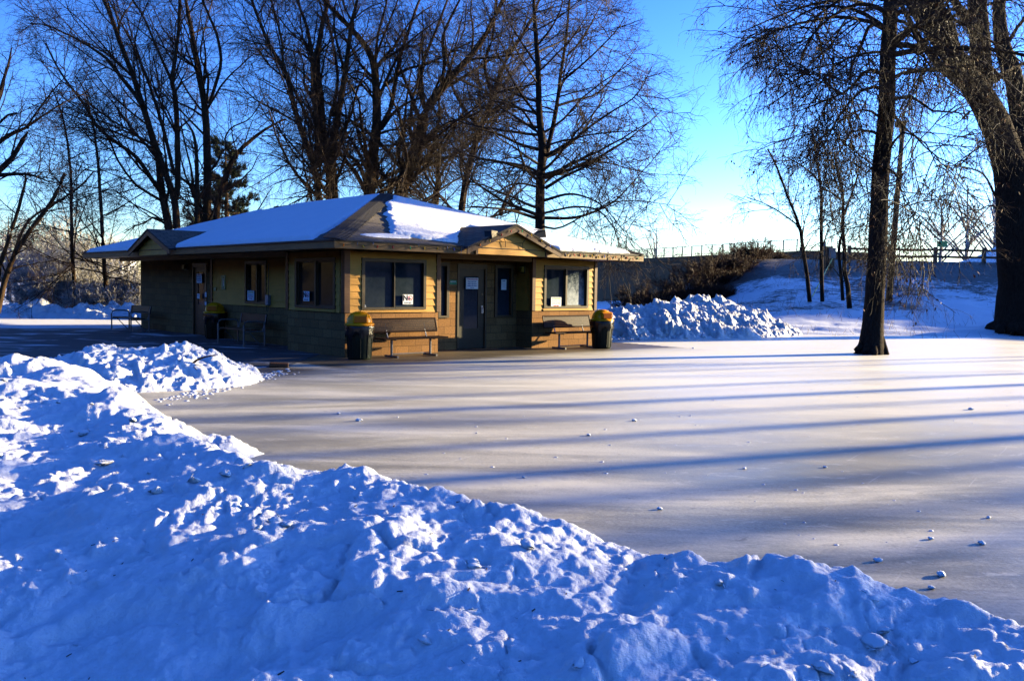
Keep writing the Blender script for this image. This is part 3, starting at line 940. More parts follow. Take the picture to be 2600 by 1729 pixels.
def gable(front, c, half, zr, face, board):
    """front: on the front eave, else on the left eave. c centre, half half width at the eave"""
    sl = SL_F if front else SL_L
    e0 = (y0 if front else x0)
    zlow = ZT - .02
    back = e0 + (zr - ZT) / sl
    out = e0 - .20
    g = MB(); k = (zr - zlow) / half

    def P(u, w, z): return (u, w, z) if front else (w, u, z)
    for s in (-1, 1):
        # valley: where the gable slope meets the main slope
        uv = [(0, 0), (0, back - out), (half, e0 - out + .05), (half, 0)]
        vs = [P(c, out, zr), P(c, back + .12, zr), P(c + s * half, e0 + .06, zlow), P(c + s * half, out, zlow)]
        lo = [tuple(Vector(v) - Vector((0, 0, .05))) for v in vs]
        L_ = math.hypot(half, zr - zlow)
        g.add(vs + lo, [(0, 1, 2, 3), (7, 6, 5, 4), (0, 3, 7, 4), (3, 2, 6, 7)], [[(0, L_), (back - out, L_), (e0 - out, 0), (0, 0)], [(0, 0)] * 4, [(0, 0)] * 4, [(0, 0)] * 4])
    G = g.build('gable_roof', M['shingle'], roof)
    rk = MB()
    for s in (-1, 1):
        pts = [(c, zr - .045), (c + s * half, zlow - .045), (c + s * half, zlow - .045 - .13), (c, zr - .045 - .155)]
        rk.prism(pts, 'y' if front else 'x', out + .012, out + .045)
    rk.build('rake_board', M['trim'], roof)
    sd = MB(); zb_ = 2.484; kk = 0
    zz = zb_
    while zz < zr - .12:
        z2 = min(zz + LAP, zr - .10)
        w0 = min(board, max(0, (zr - .10 - zz) / k)); w1 = max(0, min(board, (zr - .10 - z2) / k))
        pl = [(c - w0, zz), (c + w0, zz), (c + w1, z2), (c - w1, z2)]
        f0 = face - .028; f1 = face - .006
        q = [P(p[0], (f0 if i < 2 else f1), p[1]) for i, p in enumerate(pl)] + [P(p[0], face + .06, p[1]) for p in pl]
        sd.add(q, [(0, 1, 2, 3), (7, 6, 5, 4), (0, 4, 5, 1), (1, 5, 6, 2), (2, 6, 7, 3), (3, 7, 4, 0)])
        zz += LAP
    sd.build('gable_siding', M['siding'], roof)
    for s in (-1, 1):
        tr_ = MB(); q = sorted((c + s * (board + .004), c + s * (board + .07)))
        if front: tr_.box(q[0], q[1], face - .045, face + .05, 2.47, 2.60)
        else: tr_.box(face - .045, face + .05, q[0], q[1], 2.47, 2.60)
        tr_.build('gable_trim', M['trim'], roof)


gable(True, 4.29, 1.60, 3.27, y0 - .005, 1.15)
gable(False, 9.55, 1.72, 3.27, x0 - .005, 1.16)


# ---------------------------------------------------------------- snow lying on the roof
def roof_snow(name, O, U, Vd, nu, nv, lu, lv, thick):
    """O origin, U along eave, Vd up-slope unit vectors, thickness(u, v)"""
    u, v = np.meshgrid(np.linspace(0, lu, nu), np.linspace(0, lv, nv))
    h = thick(u, v)
    O, U, Vd = np.array(O), np.array(U), np.array(Vd)
    nn = np.cross(U, Vd); nn = nn / np.linalg.norm(nn)
    if nn[2] < 0: nn = -nn
    hh = np.where(h > 0, h, -.03)
    Pp = O + u[..., None] * U + v[..., None] * Vd + hh[..., None] * nn
    F = grid_faces(nv, nu); keep = (h.ravel()[F] > 0).any(1); F = F[keep]
    used, inv = np.unique(F, return_inverse=True)
    return np_mesh(name, Pp.reshape(-1, 3)[used], inv.reshape(-1, 4), M['snow'], roof, smooth=True)


aF = Vector((0, RY0 - y0, ZR - ZT)).normalized(); aL = Vector((RX - x0, 0, ZR - ZT)).normalized()
LF = math.hypot(RY0 - y0, ZR - ZT); LL = math.hypot(RX - x0, ZR - ZT)


def edge(d, w=.12):
    return .085 * ss(d / w) ** .5


def th_front(u, v):
    wob = .10 * fbm(u * 1.6, v * 1.6, 4) + .03 * pn(u * 9, v * 9)
    vr = v / LF
    dl = (u - (RX - x0) * vr) * .78 - np.interp(vr, [0, .25, .5, .8, 1], [1.15, .85, .45, .18, .16]) + wob
    dr = (lambda W: (W - (x1 - RX) * vr - u) * .78 - .25)(x1 - x0) + wob * .3
    xx = u + x0
    eave = np.where(xx < 4.3, np.interp(xx, [.5, 2.9], [.80, .16]), .05)
    de_ = v - eave + wob * .8
    top = (LF - .12 - v)
    g = np.abs(xx - 4.29) - (1.62 * (1 - (v * SL_F * .95 - .02) / .60)) - .10 + wob * .4
    g = np.where(v > 2.05, 1, g)
    d = np.minimum.reduce([dl, dr, de_, top, g])
    h = edge(d)
    # a thin island of snow left near the corner
    isl = .30 - np.hypot((xx - .85) / .75, (v - .52) / .17) * .30 + wob * .6
    isl = np.where(xx < 2.4, isl, -1)
    h = np.maximum(h, edge(isl, .2) * .6 * (isl > 0))
    return np.where((d > 0) | (isl > 0), h + .008 * pn(u * 3, v * 3), -1)


def th_left(u, v):
    # u measured from the near corner along +y
    wob = .10 * fbm(u * 1.3 + 5, v * 1.3, 4) + .025 * pn(u * 8, v * 8)
    vr = v / LL
    dn = (u - (RY0 - y0) * vr) * .75 - .26 - .40 * ss(1 - vr * 1.6) + wob
    df = ((y1 - y0) - (y1 - RY1) * vr - u) * .75 - .10 + wob * .3
    yy = u + y0
    de_ = v - .05 + wob * .12
    top = LL - .05 - v + wob * .05
    patch = np.hypot((yy - 10.9) / 1.15, (v - LL) / .62) - 1 + wob * .8
    g = np.abs(yy - 9.55) - (1.74 * (1 - (v * SL_L * .95 - .02) / .62)) - .05 + .3 * (yy < 9.5) * ss(1.2 - v) + wob * .5
    g = np.where(v > 1.98, 1, g)
    d = np.minimum.reduce([dn, df, de_, top, g, patch])
    return np.where(d > 0, edge(d) * 1.15 + .006 * pn(u * 2, v * 2), -1)


roof_snow('roof_snow', (x0, y0, ZT), (1, 0, 0), tuple(aF), 330, 180, x1 - x0, LF, th_front)
roof_snow('roof_snow', (x0, y0, ZT), (0, 1, 0), tuple(aL), 420, 170, y1 - y0, LL, th_left)
# planes facing away are simply covered
ab = Vector((0, -(y1 - RY1), ZR - ZT)).normalized()
roof_snow('roof_snow', (x1, y0, ZT), (0, 1, 0), tuple(Vector((-(x1 - RX), 0, ZR - ZT)).normalized()), 90, 40, y1 - y0, math.hypot(x1 - RX, ZR - ZT), lambda u, v: np.where(np.minimum(u - (RY0 - y0) * v / 5.5, (y1 - y0) - (y1 - RY1) * v / 5.5 - u) > .1, .05, -1))
roof_snow('roof_snow', (x0, y1, ZT), (1, 0, 0), tuple(ab), 90, 40, x1 - x0, math.hypot(y1 - RY1, ZR - ZT), lambda u, v: np.where(np.minimum(u - (RX - x0) * v / 5.3, (x1 - x0) - (x1 - RX) * v / 5.3 - u) > .1, .05, -1))


# ---------------------------------------------------------------- things fixed to or hung on the building
HR = math.pi / 2 - TH


def mounted(name, s, t, z, face='front'):
    """empty whose local -y axis looks outward from the wall"""
    p = lw(s, t, z)
    return empty(name, p, HR if face == 'front' else HR - math.pi / 2)


def board(root, w, h, m, th_=.006, name='panel'):
    return MB().box(-w / 2, w / 2, -th_, 0, -h / 2, h / 2).build(name, m, root)


FR = (math.pi / 2, 0, 0)


def words(root, lines, th_=.007):
    for (txt, size, m, z, bold) in lines:
        textobj(txt, size, M[m], root, (0, -th_, z), FR, bold)


# NO / PUCK USE ! notices
def no_sign(s, t, z, face, label, w=.30, h=.24):
    r = mounted('paper_notice', s, t, z, face); tag(r, label, 'notice', 'no puck use notices')
    board(r, w, h, M['paper'])
    textobj('N', .19, M['ink'], r, (-.075, -.007, .03), FR, .008)
    textobj('PUCK USE !', .042, M['ink'], r, (0, -.007, -.088), FR, .0015)
    ring = MB(); k = 28
    for i in range(k):
        a, b = 2 * math.pi * i / k, 2 * math.pi * (i + 1) / k
        q = [(.068 * math.cos(a), .068 * math.sin(a)), (.068 * math.cos(b), .068 * math.sin(b)), (.054 * math.cos(b), .054 * math.sin(b)), (.054 * math.cos(a), .054 * math.sin(a))]
        ring.add([(.068 + x_, -.0085, .03 + y_) for x_, y_ in q], [(0, 1, 2, 3)])
    c_, s_ = math.cos(-.75), math.sin(-.75)
    q = [(-.06, -.006), (.06, -.006), (.06, .006), (-.06, .006)]
    ring.add([(.068 + a * c_ - b * s_, -.0085, .03 + a * s_ + b * c_) for a, b in q], [(0, 1, 2, 3)])
    ring.build('prohibition_ring', M['red'], r)
    pk = MB()
    pk.lathe([(.001, 0), (.02, 0), (.02, .008), (.001, .008)], 14)
    o_ = pk.build('puck_symbol', M['ink'], r); o_.rotation_euler = (math.pi / 2 - .5, .3, 0); o_.location = (.055, -.0055, .02)
    tk = MB(); tk.box(.05, .058, -.0075, -.0065, -.02, .065); tk.build('stick_symbol', M['ink'], r)
    return r


no_sign(1.76, -.012, 1.345, 'front', 'white NO PUCK USE notice in the sunlit front window left of the entrance')
no_sign(-.012, 1.775, 1.385, 'left', 'white NO PUCK USE notice in the shaded side window nearest the corner')
r = mounted('paper_notice', 6.855, -.012, 1.26); tag(r, 'white notice with yellow green heading in the front window right of the entrance', 'notice')
board(r, .40, .30, M['paper'])
words(r, [('ATTENTION', .062, 'yellowgreen', .105, .002), ('No attendant on duty', .038, 'greenink', .04, .0012), ('SKATE AT YOUR', .042, 'red', -.025, .0015), ('OWN RISK', .046, 'red', -.095, .0015)])
r = mounted('paper_notice', 4.30, RC - .03, 1.76); tag(r, 'white notice with red heading and blue lines taped on the entrance door', 'notice')
board(r, .42, .30, M['paper'])
words(r, [('ATTENTION SKATERS', .040, 'red', .11, .002), ('Please stay on the', .042, 'blue', .05, .0012), ('rubber mats when', .042, 'blue', -.005, .0012), ('walking with skates', .042, 'blue', -.06, .0012), ('THANK YOU', .024, 'blue', -.115, .001)])
r = mounted('paper_notice', 5.43, RC - .035, 1.74); tag(r, 'small typed notice in the tall window right of the entrance door', 'notice')
board(r, .19, .29, M['paper'])
words(r, [('RULES', .035, 'ink', .10, .001), ('- - - - -\n- - - - -\n- - - -\n- - - - -', .03, 'ink', -.02, .0)])
r = mounted('paper_notice', RC - .012, 6.155, 1.325, 'left'); tag(r, 'white notice in the narrow side window of the recessed wall', 'notice')
board(r, .42, .28, M['paper']); words(r, [('ATTENTION', .06, 'yellowgreen', .09, .002), ('No attendant on duty', .036, 'greenink', .03, .001), ('SKATE AT YOUR', .04, 'red', -.03, .001), ('OWN RISK', .044, 'red', -.09, .001)])
r = mounted('paper_notice', RC - .03, 9.72, 1.80, 'left'); tag(r, 'white notice with ruled lines high on the side door', 'notice')
board(r, .40, .29, M['paper']); words(r, [('ATTENTION SKATERS', .038, 'red', .10, .001), ('Please stay on the', .04, 'blue', .04, .001), ('rubber mats when', .04, 'blue', -.015, .001), ('walking with skates', .04, 'blue', -.07, .001)])
r = mounted('paper_notice', RC - .035, 9.78, 1.24, 'left'); tag(r, 'small pale blue notice below the window of the side door', 'notice'); board(r, .2, .16, M['paper']); words(r, [('NOTICE', .035, 'blue', .03, .001)])
for z_, h_, l_ in ((1.30, .15, 'upper small white label stuck on the frame of the side door'), (1.02, .10, 'lower small white label stuck on the frame of the side door')):
    r = mounted('sticker', RC - .026, 9.25, z_, 'left'); tag(r, l_, 'sticker'); board(r, .12, h_, M['paper'])
r = mounted('wall_sign', 3.67, RC - .002, 1.78); tag(r, 'small green sign on the sunlit block wall left of the entrance door', 'sign')
board(r, .25, .12, M['green_sign'], .01); words(r, [('ENTRANCE', .036, 'paper', .02, .001), ('5', .05, 'paper', -.03, .001)][:1], .011)
r = mounted('wall_sign', RC - .032, 7.93, 1.69, 'left'); tag(r, 'tall narrow green sign with a white figure on the shaded siding', 'sign')
board(r, .27, .43, M['green_sign'], .01)
fg = MB(); fg.lathe([(.001, -.001), (.02, -.001), (.02, .001), (.001, .001)], 12); of = fg.build('figure_head', M['paper'], r); of.rotation_euler = FR; of.location = (0, -.012, .10)
MB().box(-.022, .022, -.013, -.011, -.02, .07).box(-.02, -.003, -.013, -.011, -.12, -.02).box(.003, .02, -.013, -.011, -.12, -.02).build('figure_body', M['paper'], r)
r = mounted('wall_sign', RC - .032, 8.55, 1.485, 'left'); tag(r, 'small square green sign beside the side door', 'sign'); board(r, .17, .10, M['green_sign'], .01)
r = mounted('sticker', .52, -.008, 1.175); tag(r, 'round white decal in the lower corner of the sunlit front window', 'sticker')
st = MB()
for i in range(20):
    a, b = 2 * math.pi * i / 20, 2 * math.pi * (i + 1) / 20
    st.add([(.045 * math.cos(a), 0, .045 * math.sin(a)), (.045 * math.cos(b), 0, .045 * math.sin(b)), (.034 * math.cos(b), 0, .034 * math.sin(b)), (.034 * math.cos(a), 0, .034 * math.sin(a))], [(0, 1, 2, 3)])
st.box(-.025, .025, -.001, .001, -.008, .008); st.build('decal_ring', M['paper'], r)


def wall_lamp(s, t, z, face, label):
    r = mounted('wall_lamp', s, t, z, face); tag(r, label, 'lamp', 'amber wall lamps')
    MB().box(-.09, .09, -.03, 0, -.10, .10).build('lamp_base', M['bronze'], r, bevel=.01)
    g = MB(); g.prism([(-.031, -.085), (-.13, -.06), (-.13, .05), (-.031, .085)], 'x', -.08, .08); g.build('lamp_lens', M['lampglass'], r, bevel=.012)


wall_lamp(RC - .002, 10.8, 2.17, 'left', 'amber lamp on the dark block wall left of the side door')
wall_lamp(5.918, .36, 2.17, 'left', 'amber lamp on the side of the pillar inside the entrance recess')
# box with a coiled lead hanging by the recessed window
r = mounted('wall_box', RC - .03, 4.98, 1.22, 'left'); tag(r, 'small grey metal box on the siding beside the recessed window', 'box')
MB().box(-.08, .08, -.09, 0, -.14, .14).build('box_body', M['meter'], r, bevel=.01)
MB().tube([(.05, -.05, -.14), (.06, -.06, -.25), (.0, -.07, -.32), (-.05, -.06, -.24), (-.04, -.05, -.14)], .008, 6).build('lead', M['wire'], r)
MB().tube([(0, -.03, .14), (0, -.03, .6), (.03, -.03, 1.0)], .01, 6).build('conduit', M['bronze'], r)


# flood lights under the front gable
def flood(s, z, tilt, label):
    r = empty('floodlight', lw(s, -1.10, z), HR); tag(r, label, 'floodlight', 'floodlights under the front gable')
    h = MB()
    vs = [(-.14, 0, -.10), (.14, 0, -.10), (.14, 0, .10), (-.14, 0, .10), (-.05, 0, -.05), (.05, 0, -.05), (.05, 0, .05), (-.05, 0, .05)]
    a = Matrix.Rotation(tilt, 4, 'Y')
    P = []
    for i, (x_, _, z_) in enumerate(vs):
        P.append(a @ Vector((x_ * 0 + (.34 if i < 4 else .06), (x_ if i < 4 else x_), z_)))
    h.add(P, [(0, 1, 2, 3), (7, 6, 5, 4), (0, 4, 5, 1), (1, 5, 6, 2), (2, 6, 7, 3), (3, 7, 4, 0)])
    ob = h.build('lamp_housing', M['bronze'], r, bevel=.008)
    v = MB(); Q = [a @ Vector((.345, x_, z_)) for (x_, z_) in ((-.125, -.085), (.125, -.085), (.125, .085), (-.125, .085))]
    Q2 = [a @ Vector((.335, x_, z_)) for (x_, z_) in ((-.125, -.085), (.125, -.085), (.125, .085), (-.125, .085))]
    v.add(Q + Q2, [(0, 1, 2, 3), (7, 6, 5, 4), (0, 1, 5, 4), (1, 2, 6, 5), (2, 3, 7, 6), (3, 0, 4, 7)]); v.build('lens', M['glass'], r)
    v = MB(); Q = [a @ Vector(q) for q in ((.36, -.16, .105), (.36, .16, .105), (.20, .16, .12), (.20, -.16, .12))]; Q2 = [q + Vector((0, 0, .012)) for q in Q]
    v.add(Q + Q2, [(3, 2, 1, 0), (4, 5, 6, 7), (0, 1, 5, 4), (1, 2, 6, 5), (2, 3, 7, 6), (3, 0, 4, 7)]); v.build('visor', M['bronze'], r)
    b = MB(); b.tube([(0, .08, -.02), (0, .02, 0), a @ Vector((.10, 0, 0))], .022, 8); b.build('bracket', M['bronze'], r)
    w = MB(); sg = 1 if tilt < 1.57 else -1
    w.tube([(0, .06, -.02), (sg * -.10, .05, -.10), (sg * -.22, .06, -.10), (sg * -.30, .06, -.20), (sg * -.29, .06, -.34)], .008, 6); w.build('cable', M['wire'], r)


flood(3.72, 3.02, math.pi - .15, 'bronze floodlight on the left slope of the front gable, aimed left')
flood(4.90, 3.00, -.22, 'bronze floodlight on the right slope of the front gable, aimed right')


# string of coloured bulbs along the front fascia and over the gable
def string(name, pts, nb, label, sag=.05):
    r = empty(name, pts[0]); tag(r, label, 'string lights', 'strings of coloured bulbs')
    o_ = Vector(pts[0]); P = []; seg = []
    for a, b in zip(pts[:-1], pts[1:]):
        a, b = Vector(a), Vector(b); n = max(2, int((b - a).length / .08))
        for i in range(n):
            t_ = i / n; ph = (len(P) * .08) / .45
            P.append(a.lerp(b, t_) - Vector((0, 0, sag * abs(math.sin(ph * math.pi)) + .012 * math.sin(len(P) * 2.3))) - o_)
    w = MB().tube(P, .005, 5); w.build('wire', M['wire'], r)
    cols = ['bulb_orange', 'bulb_blue', 'bulb_yellow', 'bulb_green', 'bulb_red', 'bulb_yellow']
    prot = {}
    for i in range(nb):
        p = P[int((i + .5) / nb * (len(P) - 1))]
        c = cols[(i * 5 + i // 3) % 6]
        if c not in prot:
            prot[c] = MB().lathe([(.002, -.07), (.011, -.058), (.016, -.038), (.011, -.018), (.009, 0), (.002, .01)], 8).build('bulb', M[c], r, smooth=True); ob = prot[c]
        else:
            ob = prot[c].copy(); C.objects.link(ob); ob.parent = r
        ob.location = p; ob.rotation_euler = (random.uniform(-.5, .5), random.uniform(-.5, .5), 0)


yo = y0 - .025
string('string_lights', [lw(-.80, yo, ZT - .06), lw(2.72, yo, ZT - .06)], 8, 'string of coloured bulbs along the fascia left of the front gable')
string('string_lights', [lw(2.9, y0 - .22, 2.68), lw(4.29, y0 - .22, 3.22), lw(5.75, y0 - .22, 2.70)], 8, 'string of coloured bulbs following the slopes of the front gable', .03)
string('string_lights', [lw(5.95, yo, ZT - .03), lw(9.45, yo, ZT - .07)], 14, 'string of coloured bulbs along the fascia right of the front gable')
# icicles
ic0 = None
for i, s_i in enumerate([-.3, .1, 1.35, 2.2, 2.3, 2.62, 2.68, 2.95, 3.02, 6.2, 6.28, 6.9, 7.4, 7.45, 8.0, 8.6, 8.7]):
    ln = random.uniform(.05, .13) * (2.8 if i == 5 else 1)
    ob = MB().lathe([(.001, -1), (.006, -.5), (.013, 0.0)], 6).build('icicle', M['icicle'], None, smooth=True) if ic0 is None else ic0.copy()
    if ic0 is None: ic0 = ob
    else: C.objects.link(ob)
    ob.location = lw(s_i, y0 - .036, ZT - .03); ob.scale = (1, 1, ln)
    tag(ob, 'thin icicle hanging from the front roof edge of the building', 'icicle', 'icicles on the front eave')


# ================================================================== benches
def perf_plate(mb, x0_, x1_, nx_, P0, U, N_, wv, nv_):
    """perforated sheet: origin P0, U across its height (unit vector), thickness along N_"""
    P0, U, N_ = Vector(P0), Vector(U), Vector(N_)
    dx = (x1_ - x0_) / nx_; dw = wv / nv_
    for i in range(nx_):
        for j in range(nv_):
            a, b = x0_ + i * dx, x0_ + (i + 1) * dx; c, d = j * dw, (j + 1) * dw
            m = .27
            o4 = [(a, c), (b, c), (b, d), (a, d)]
            cx_, cy_ = (a + b) / 2, (c + d) / 2
            i4 = [(cx_, c + dw * m), (b - dx * m, cy_), (cx_, d - dw * m), (a + dx * m, cy_)]
            i4 = [(cx_ - dx * .15, cy_ - dw * .17), (cx_ + dx * .15, cy_ - dw * .17), (cx_ + dx * .15, cy_ + dw * .17), (cx_ - dx * .15, cy_ + dw * .17)]
            vs = [Vector((p[0], 0, 0)) + P0 + U * p[1] for p in o4 + i4]
            vs += [v + N_ * .006 for v in vs]
            fs = [(0, 1, 5, 4), (1, 2, 6, 5), (2, 3, 7, 6), (3, 0, 4, 7)]
            fs += [tuple(q + 8 for q in reversed(f)) for f in fs] + [(4, 5, 13, 12), (5, 6, 14, 13), (6, 7, 15, 14), (7, 4, 12, 15)]
            mb.add(vs, fs)


def perforated_bench(loc, rz, label):
    r = empty('park_bench', loc, rz); tag(r, label, 'bench', 'perforated brown metal benches by the front wall')
    # local: x along, -y toward the rink
    w = .92
    sp = MB(); perf_plate(sp, -w + .03, w - .03, 46, (0, -.30, .452), (0, 1, 0), (0, 0, 1), .36, 9)
    sp.tube([(-w, -.32, .45), (w, -.32, .45)], .022, 8); sp.tube([(-w, .08, .45), (w, .08, .45)], .02, 8)
    sp.tube([(-w, -.32, .45), (-w, .08, .45)], .02, 8); sp.tube([(w, -.32, .45), (w, .08, .45)], .02, 8)
    sp.build('seat', M['brown_metal'], r)
    U = Vector((0, .24, .97)).normalized(); Nn = Vector((0, -.97, .24))
    bp = MB(); P0 = Vector((0, .12, .60)); perf_plate(bp, -w + .03, w - .03, 46, P0, U, Nn, .29, 7)
    a0, a1 = P0 - U * .01, P0 + U * .30
    for q in (a0, a1): bp.tube([(-w, q.y, q.z), (w, q.y, q.z)], .022, 8)
    for x_ in (-w, w): bp.tube([(x_, a0.y, a0.z), (x_, a1.y, a1.z)], .02, 8)
    bp.build('backrest', M['brown_metal'], r)
    for x_ in (-.56, .56):
        lg = MB(); lg.tube([(x_, -.10, .03), (x_, -.10, .44)], .028, 10); lg.tube([(x_, -.36, .03), (x_, .16, .03)], .026, 10)
        lg.tube([(x_, -.28, .425), (x_, .06, .425)], .018, 8)
        lg.build('leg', M['pipe'], r)
        bs = MB(); bs.tube([(x_, -.02, .42), (x_, .06, .46), (x_, .15, .66), (x_, .18, .78)], .016, 8); bs.build('back_support', M['steel'], r)
    MB().tube([(-.56, -.06, .08), (.56, -.06, .08)], .013, 8).build('tie_bar', M['steel'], r)
    return r


perforated_bench(lw(1.42, -.55), HR, 'brown perforated metal bench in front of the left front window')
perforated_bench(lw(6.93, -.55), HR, 'brown perforated metal bench in front of the right front window')


def loop_bench(loc, rz, label, wd=.95):
    r = empty('park_bench', loc, rz); tag(r, label, 'bench', 'wooden benches with looped pipe arms on the shaded side')
    for k in range(3):
        MB().box(-wd, wd, -.42 + k * .15, -.29 + k * .15, .42, .455).build('seat_slat', M['trim'], r, bevel=.005)
    b = MB(); b.box(-wd + .05, wd - .05, 0, .035, .60, .86, Matrix.Translation((0, .06, 0)) @ Matrix.Rotation(-.18, 4, 'X')); b.build('backrest', M['brown_metal'], r, bevel=.006)
    for x_ in (-wd, wd):
        a = MB(); a.tube([(x_, -.46, 0), (x_, -.46, .55), (x_, -.43, .63), (x_, -.36, .665), (x_, -.02, .665), (x_, .10, .64), (x_, .13, .58), (x_, .13, 0)], .024, 10)
        a.tube([(x_, -.46, .40), (x_, .13, .40)], .02, 8); a.build('arm', M['pipe'], r)
        s = MB(); s.tube([(x_ * .93, .10, .40), (x_ * .93, .17, .62), (x_ * .93, .21, .84)], .016, 8); s.tube([(x_ * .93, -.3, .40), (x_ * .93, .05, .02)], .014, 8); s.build('brace', M['pipe'], r)
    return r


pA, pB = onground(574, 870.5), onground(652, 878.7)
loop_bench(lw(-.02, 5.05), HR - math.pi / 2, 'wooden bench with pipe arms below the narrow side window', .80)
loop_bench(lw(-.12, 13.35), HR - math.pi / 2, 'wooden bench with pipe arms at the far left end of the building', .95)


# ================================================================== litter bins
def litter_bin(loc, rz, label, bag=True):
    r = empty('litter_bin', loc, rz); tag(r, label, 'litter bin', 'dark bins with yellow domed lids')
    b = MB()
    prof = [(.25, 0), (.262, .02), (.268, .05), (.295, .55), (.305, .78)]
    b.lathe(prof, 32); b.build('bin_body', M['bin'], r, smooth=True)
    for k in range(5):
        q = -1.57 + (k - 2) * .62
        MB().tube([(.272 * math.cos(q), .272 * math.sin(q), .05), (.305 * math.cos(q), .305 * math.sin(q), .70)], .012, 6).build('rib', M['bin'], r)
    if bag:
        n = 48; rows = [(.315, .79), (.330, .74), (.322, .66), (.328, .58), (.312, .52)]
        V = []; rr = np.random.default_rng(9)
        for i, (rad_, z_) in enumerate(rows):
            for j in range(n):
                q = 2 * math.pi * j / n
                w_ = .012 * math.sin(j * 2.3 + i) + .008 * rr.normal()
                V.append(((rad_ + w_) * math.cos(q), (rad_ + w_) * math.sin(q), z_ + (.05 * math.sin(j * .8) + .02 * rr.normal() if i == 4 else 0)))
        np_mesh('bin_bag', np.array(V), grid_faces(5, n, True), M['bag'], r, smooth=True)
    lid = MB()
    lid.lathe([(.30, .765), (.335, .768), (.338, .80), (.328, .815), (.29, .822), (.285, .86), (.275, .92), (.24, .99), (.18, 1.045), (.10, 1.08), (.001, 1.09)], 36)
    o_ = lid.build('lid', M['yellow'], r, smooth=True)
    # hooded opening with its flap, facing -y
    hd = MB()
    hd.prism([(-.29, .83), (-.30, 1.00), (-.27, 1.02), (-.12, 1.03), (-.12, .83)], 'x', -.165, .165)
    hd.build('hood', M['yellow'], o_, bevel=.02)
    fl = MB(); fl.box(-.135, .135, -.309, -.297, .845, .985); fl.build('flap', M['orange'], o_, bevel=.01)
    return r


g1, g2, g3 = onground(966, 908), onground(1529, 881.5), onground(552, 861)
litter_bin((-3.46, 20.35, 0), .25, 'litter bin with yellow domed lid at the front corner of the building, black bag showing')
litter_bin((2.52, 25.25, 0), .45, 'litter bin with yellow domed lid at the right end of the front wall', True)
litter_bin((-8.9, 26.9, 0), .0, 'litter bin with yellow domed lid in the shade beside the side door')
# ================================================================== trees
def tubes_np(P, Rd, k):
    """P (B,n,3), Rd (B,n) -> verts, quads"""
    B, n, _ = P.shape
    T = np.gradient(P, axis=1); T /= np.linalg.norm(T, axis=2, keepdims=True) + 1e-9
    ref = np.where(np.abs(T[..., 2:3]) > .9, np.array([1., 0, 0]), np.array([0, 0, 1.]))
    a = np.cross(T, ref); a /= np.linalg.norm(a, axis=2, keepdims=True) + 1e-9
    b = np.cross(T, a)
    q = 2 * np.pi * np.arange(k) / k
    V = P[:, :, None, :] + Rd[:, :, None, None] * (a[:, :, None, :] * np.cos(q)[:, None] + b[:, :, None, :] * np.sin(q)[:, None])
    V = V.reshape(-1, 3)
    i = np.arange(n - 1)[:, None]; j = np.arange(k)[None, :]
    f = np.stack([i * k + j, i * k + (j + 1) % k, (i + 1) * k + (j + 1) % k, (i + 1) * k + j], -1).reshape(-1, 4)
    Fq = (f[None] + (np.arange(B) * n * k)[:, None, None]).reshape(-1, 4)
    return V, Fq


def join(parts):
    V = []; Fs = []; o = 0
    for v, f in parts:
        V.append(v); Fs.append(f + o); o += len(v)
    return np.concatenate(V), np.concatenate(Fs)


def smooth_path(pts, rad, n):
    """resample a control path (Catmull-Rom) to n points"""
    P = np.array(pts, float); r = np.array(rad, float)
    m = len(P)
    if m == 2: P = np.array([P[0], (P[0] + P[1]) / 2, P[1]]); r = np.array([r[0], (r[0] + r[1]) / 2, r[1]]); m = 3
    d = np.r_[0, np.cumsum(np.linalg.norm(np.diff(P, axis=0), axis=1))]
    t = np.linspace(0, d[-1], n)
    E_ = np.vstack([2 * P[0] - P[1], P, 2 * P[-1] - P[-2]])
    k = np.clip(np.searchsorted(d, t, 'right') - 1, 0, m - 2)
    u = ((t - d[k]) / (d[k + 1] - d[k]))[:, None]
    a, b, c, e = E_[k], E_[k + 1], E_[k + 2], E_[k + 3]
    Q = .5 * (2 * b + (c - a) * u + (2 * a - 5 * b + 4 * c - e) * u ** 2 + (3 * b - a - 3 * c + e) * u ** 3)
    return Q, np.interp(t, d, r)


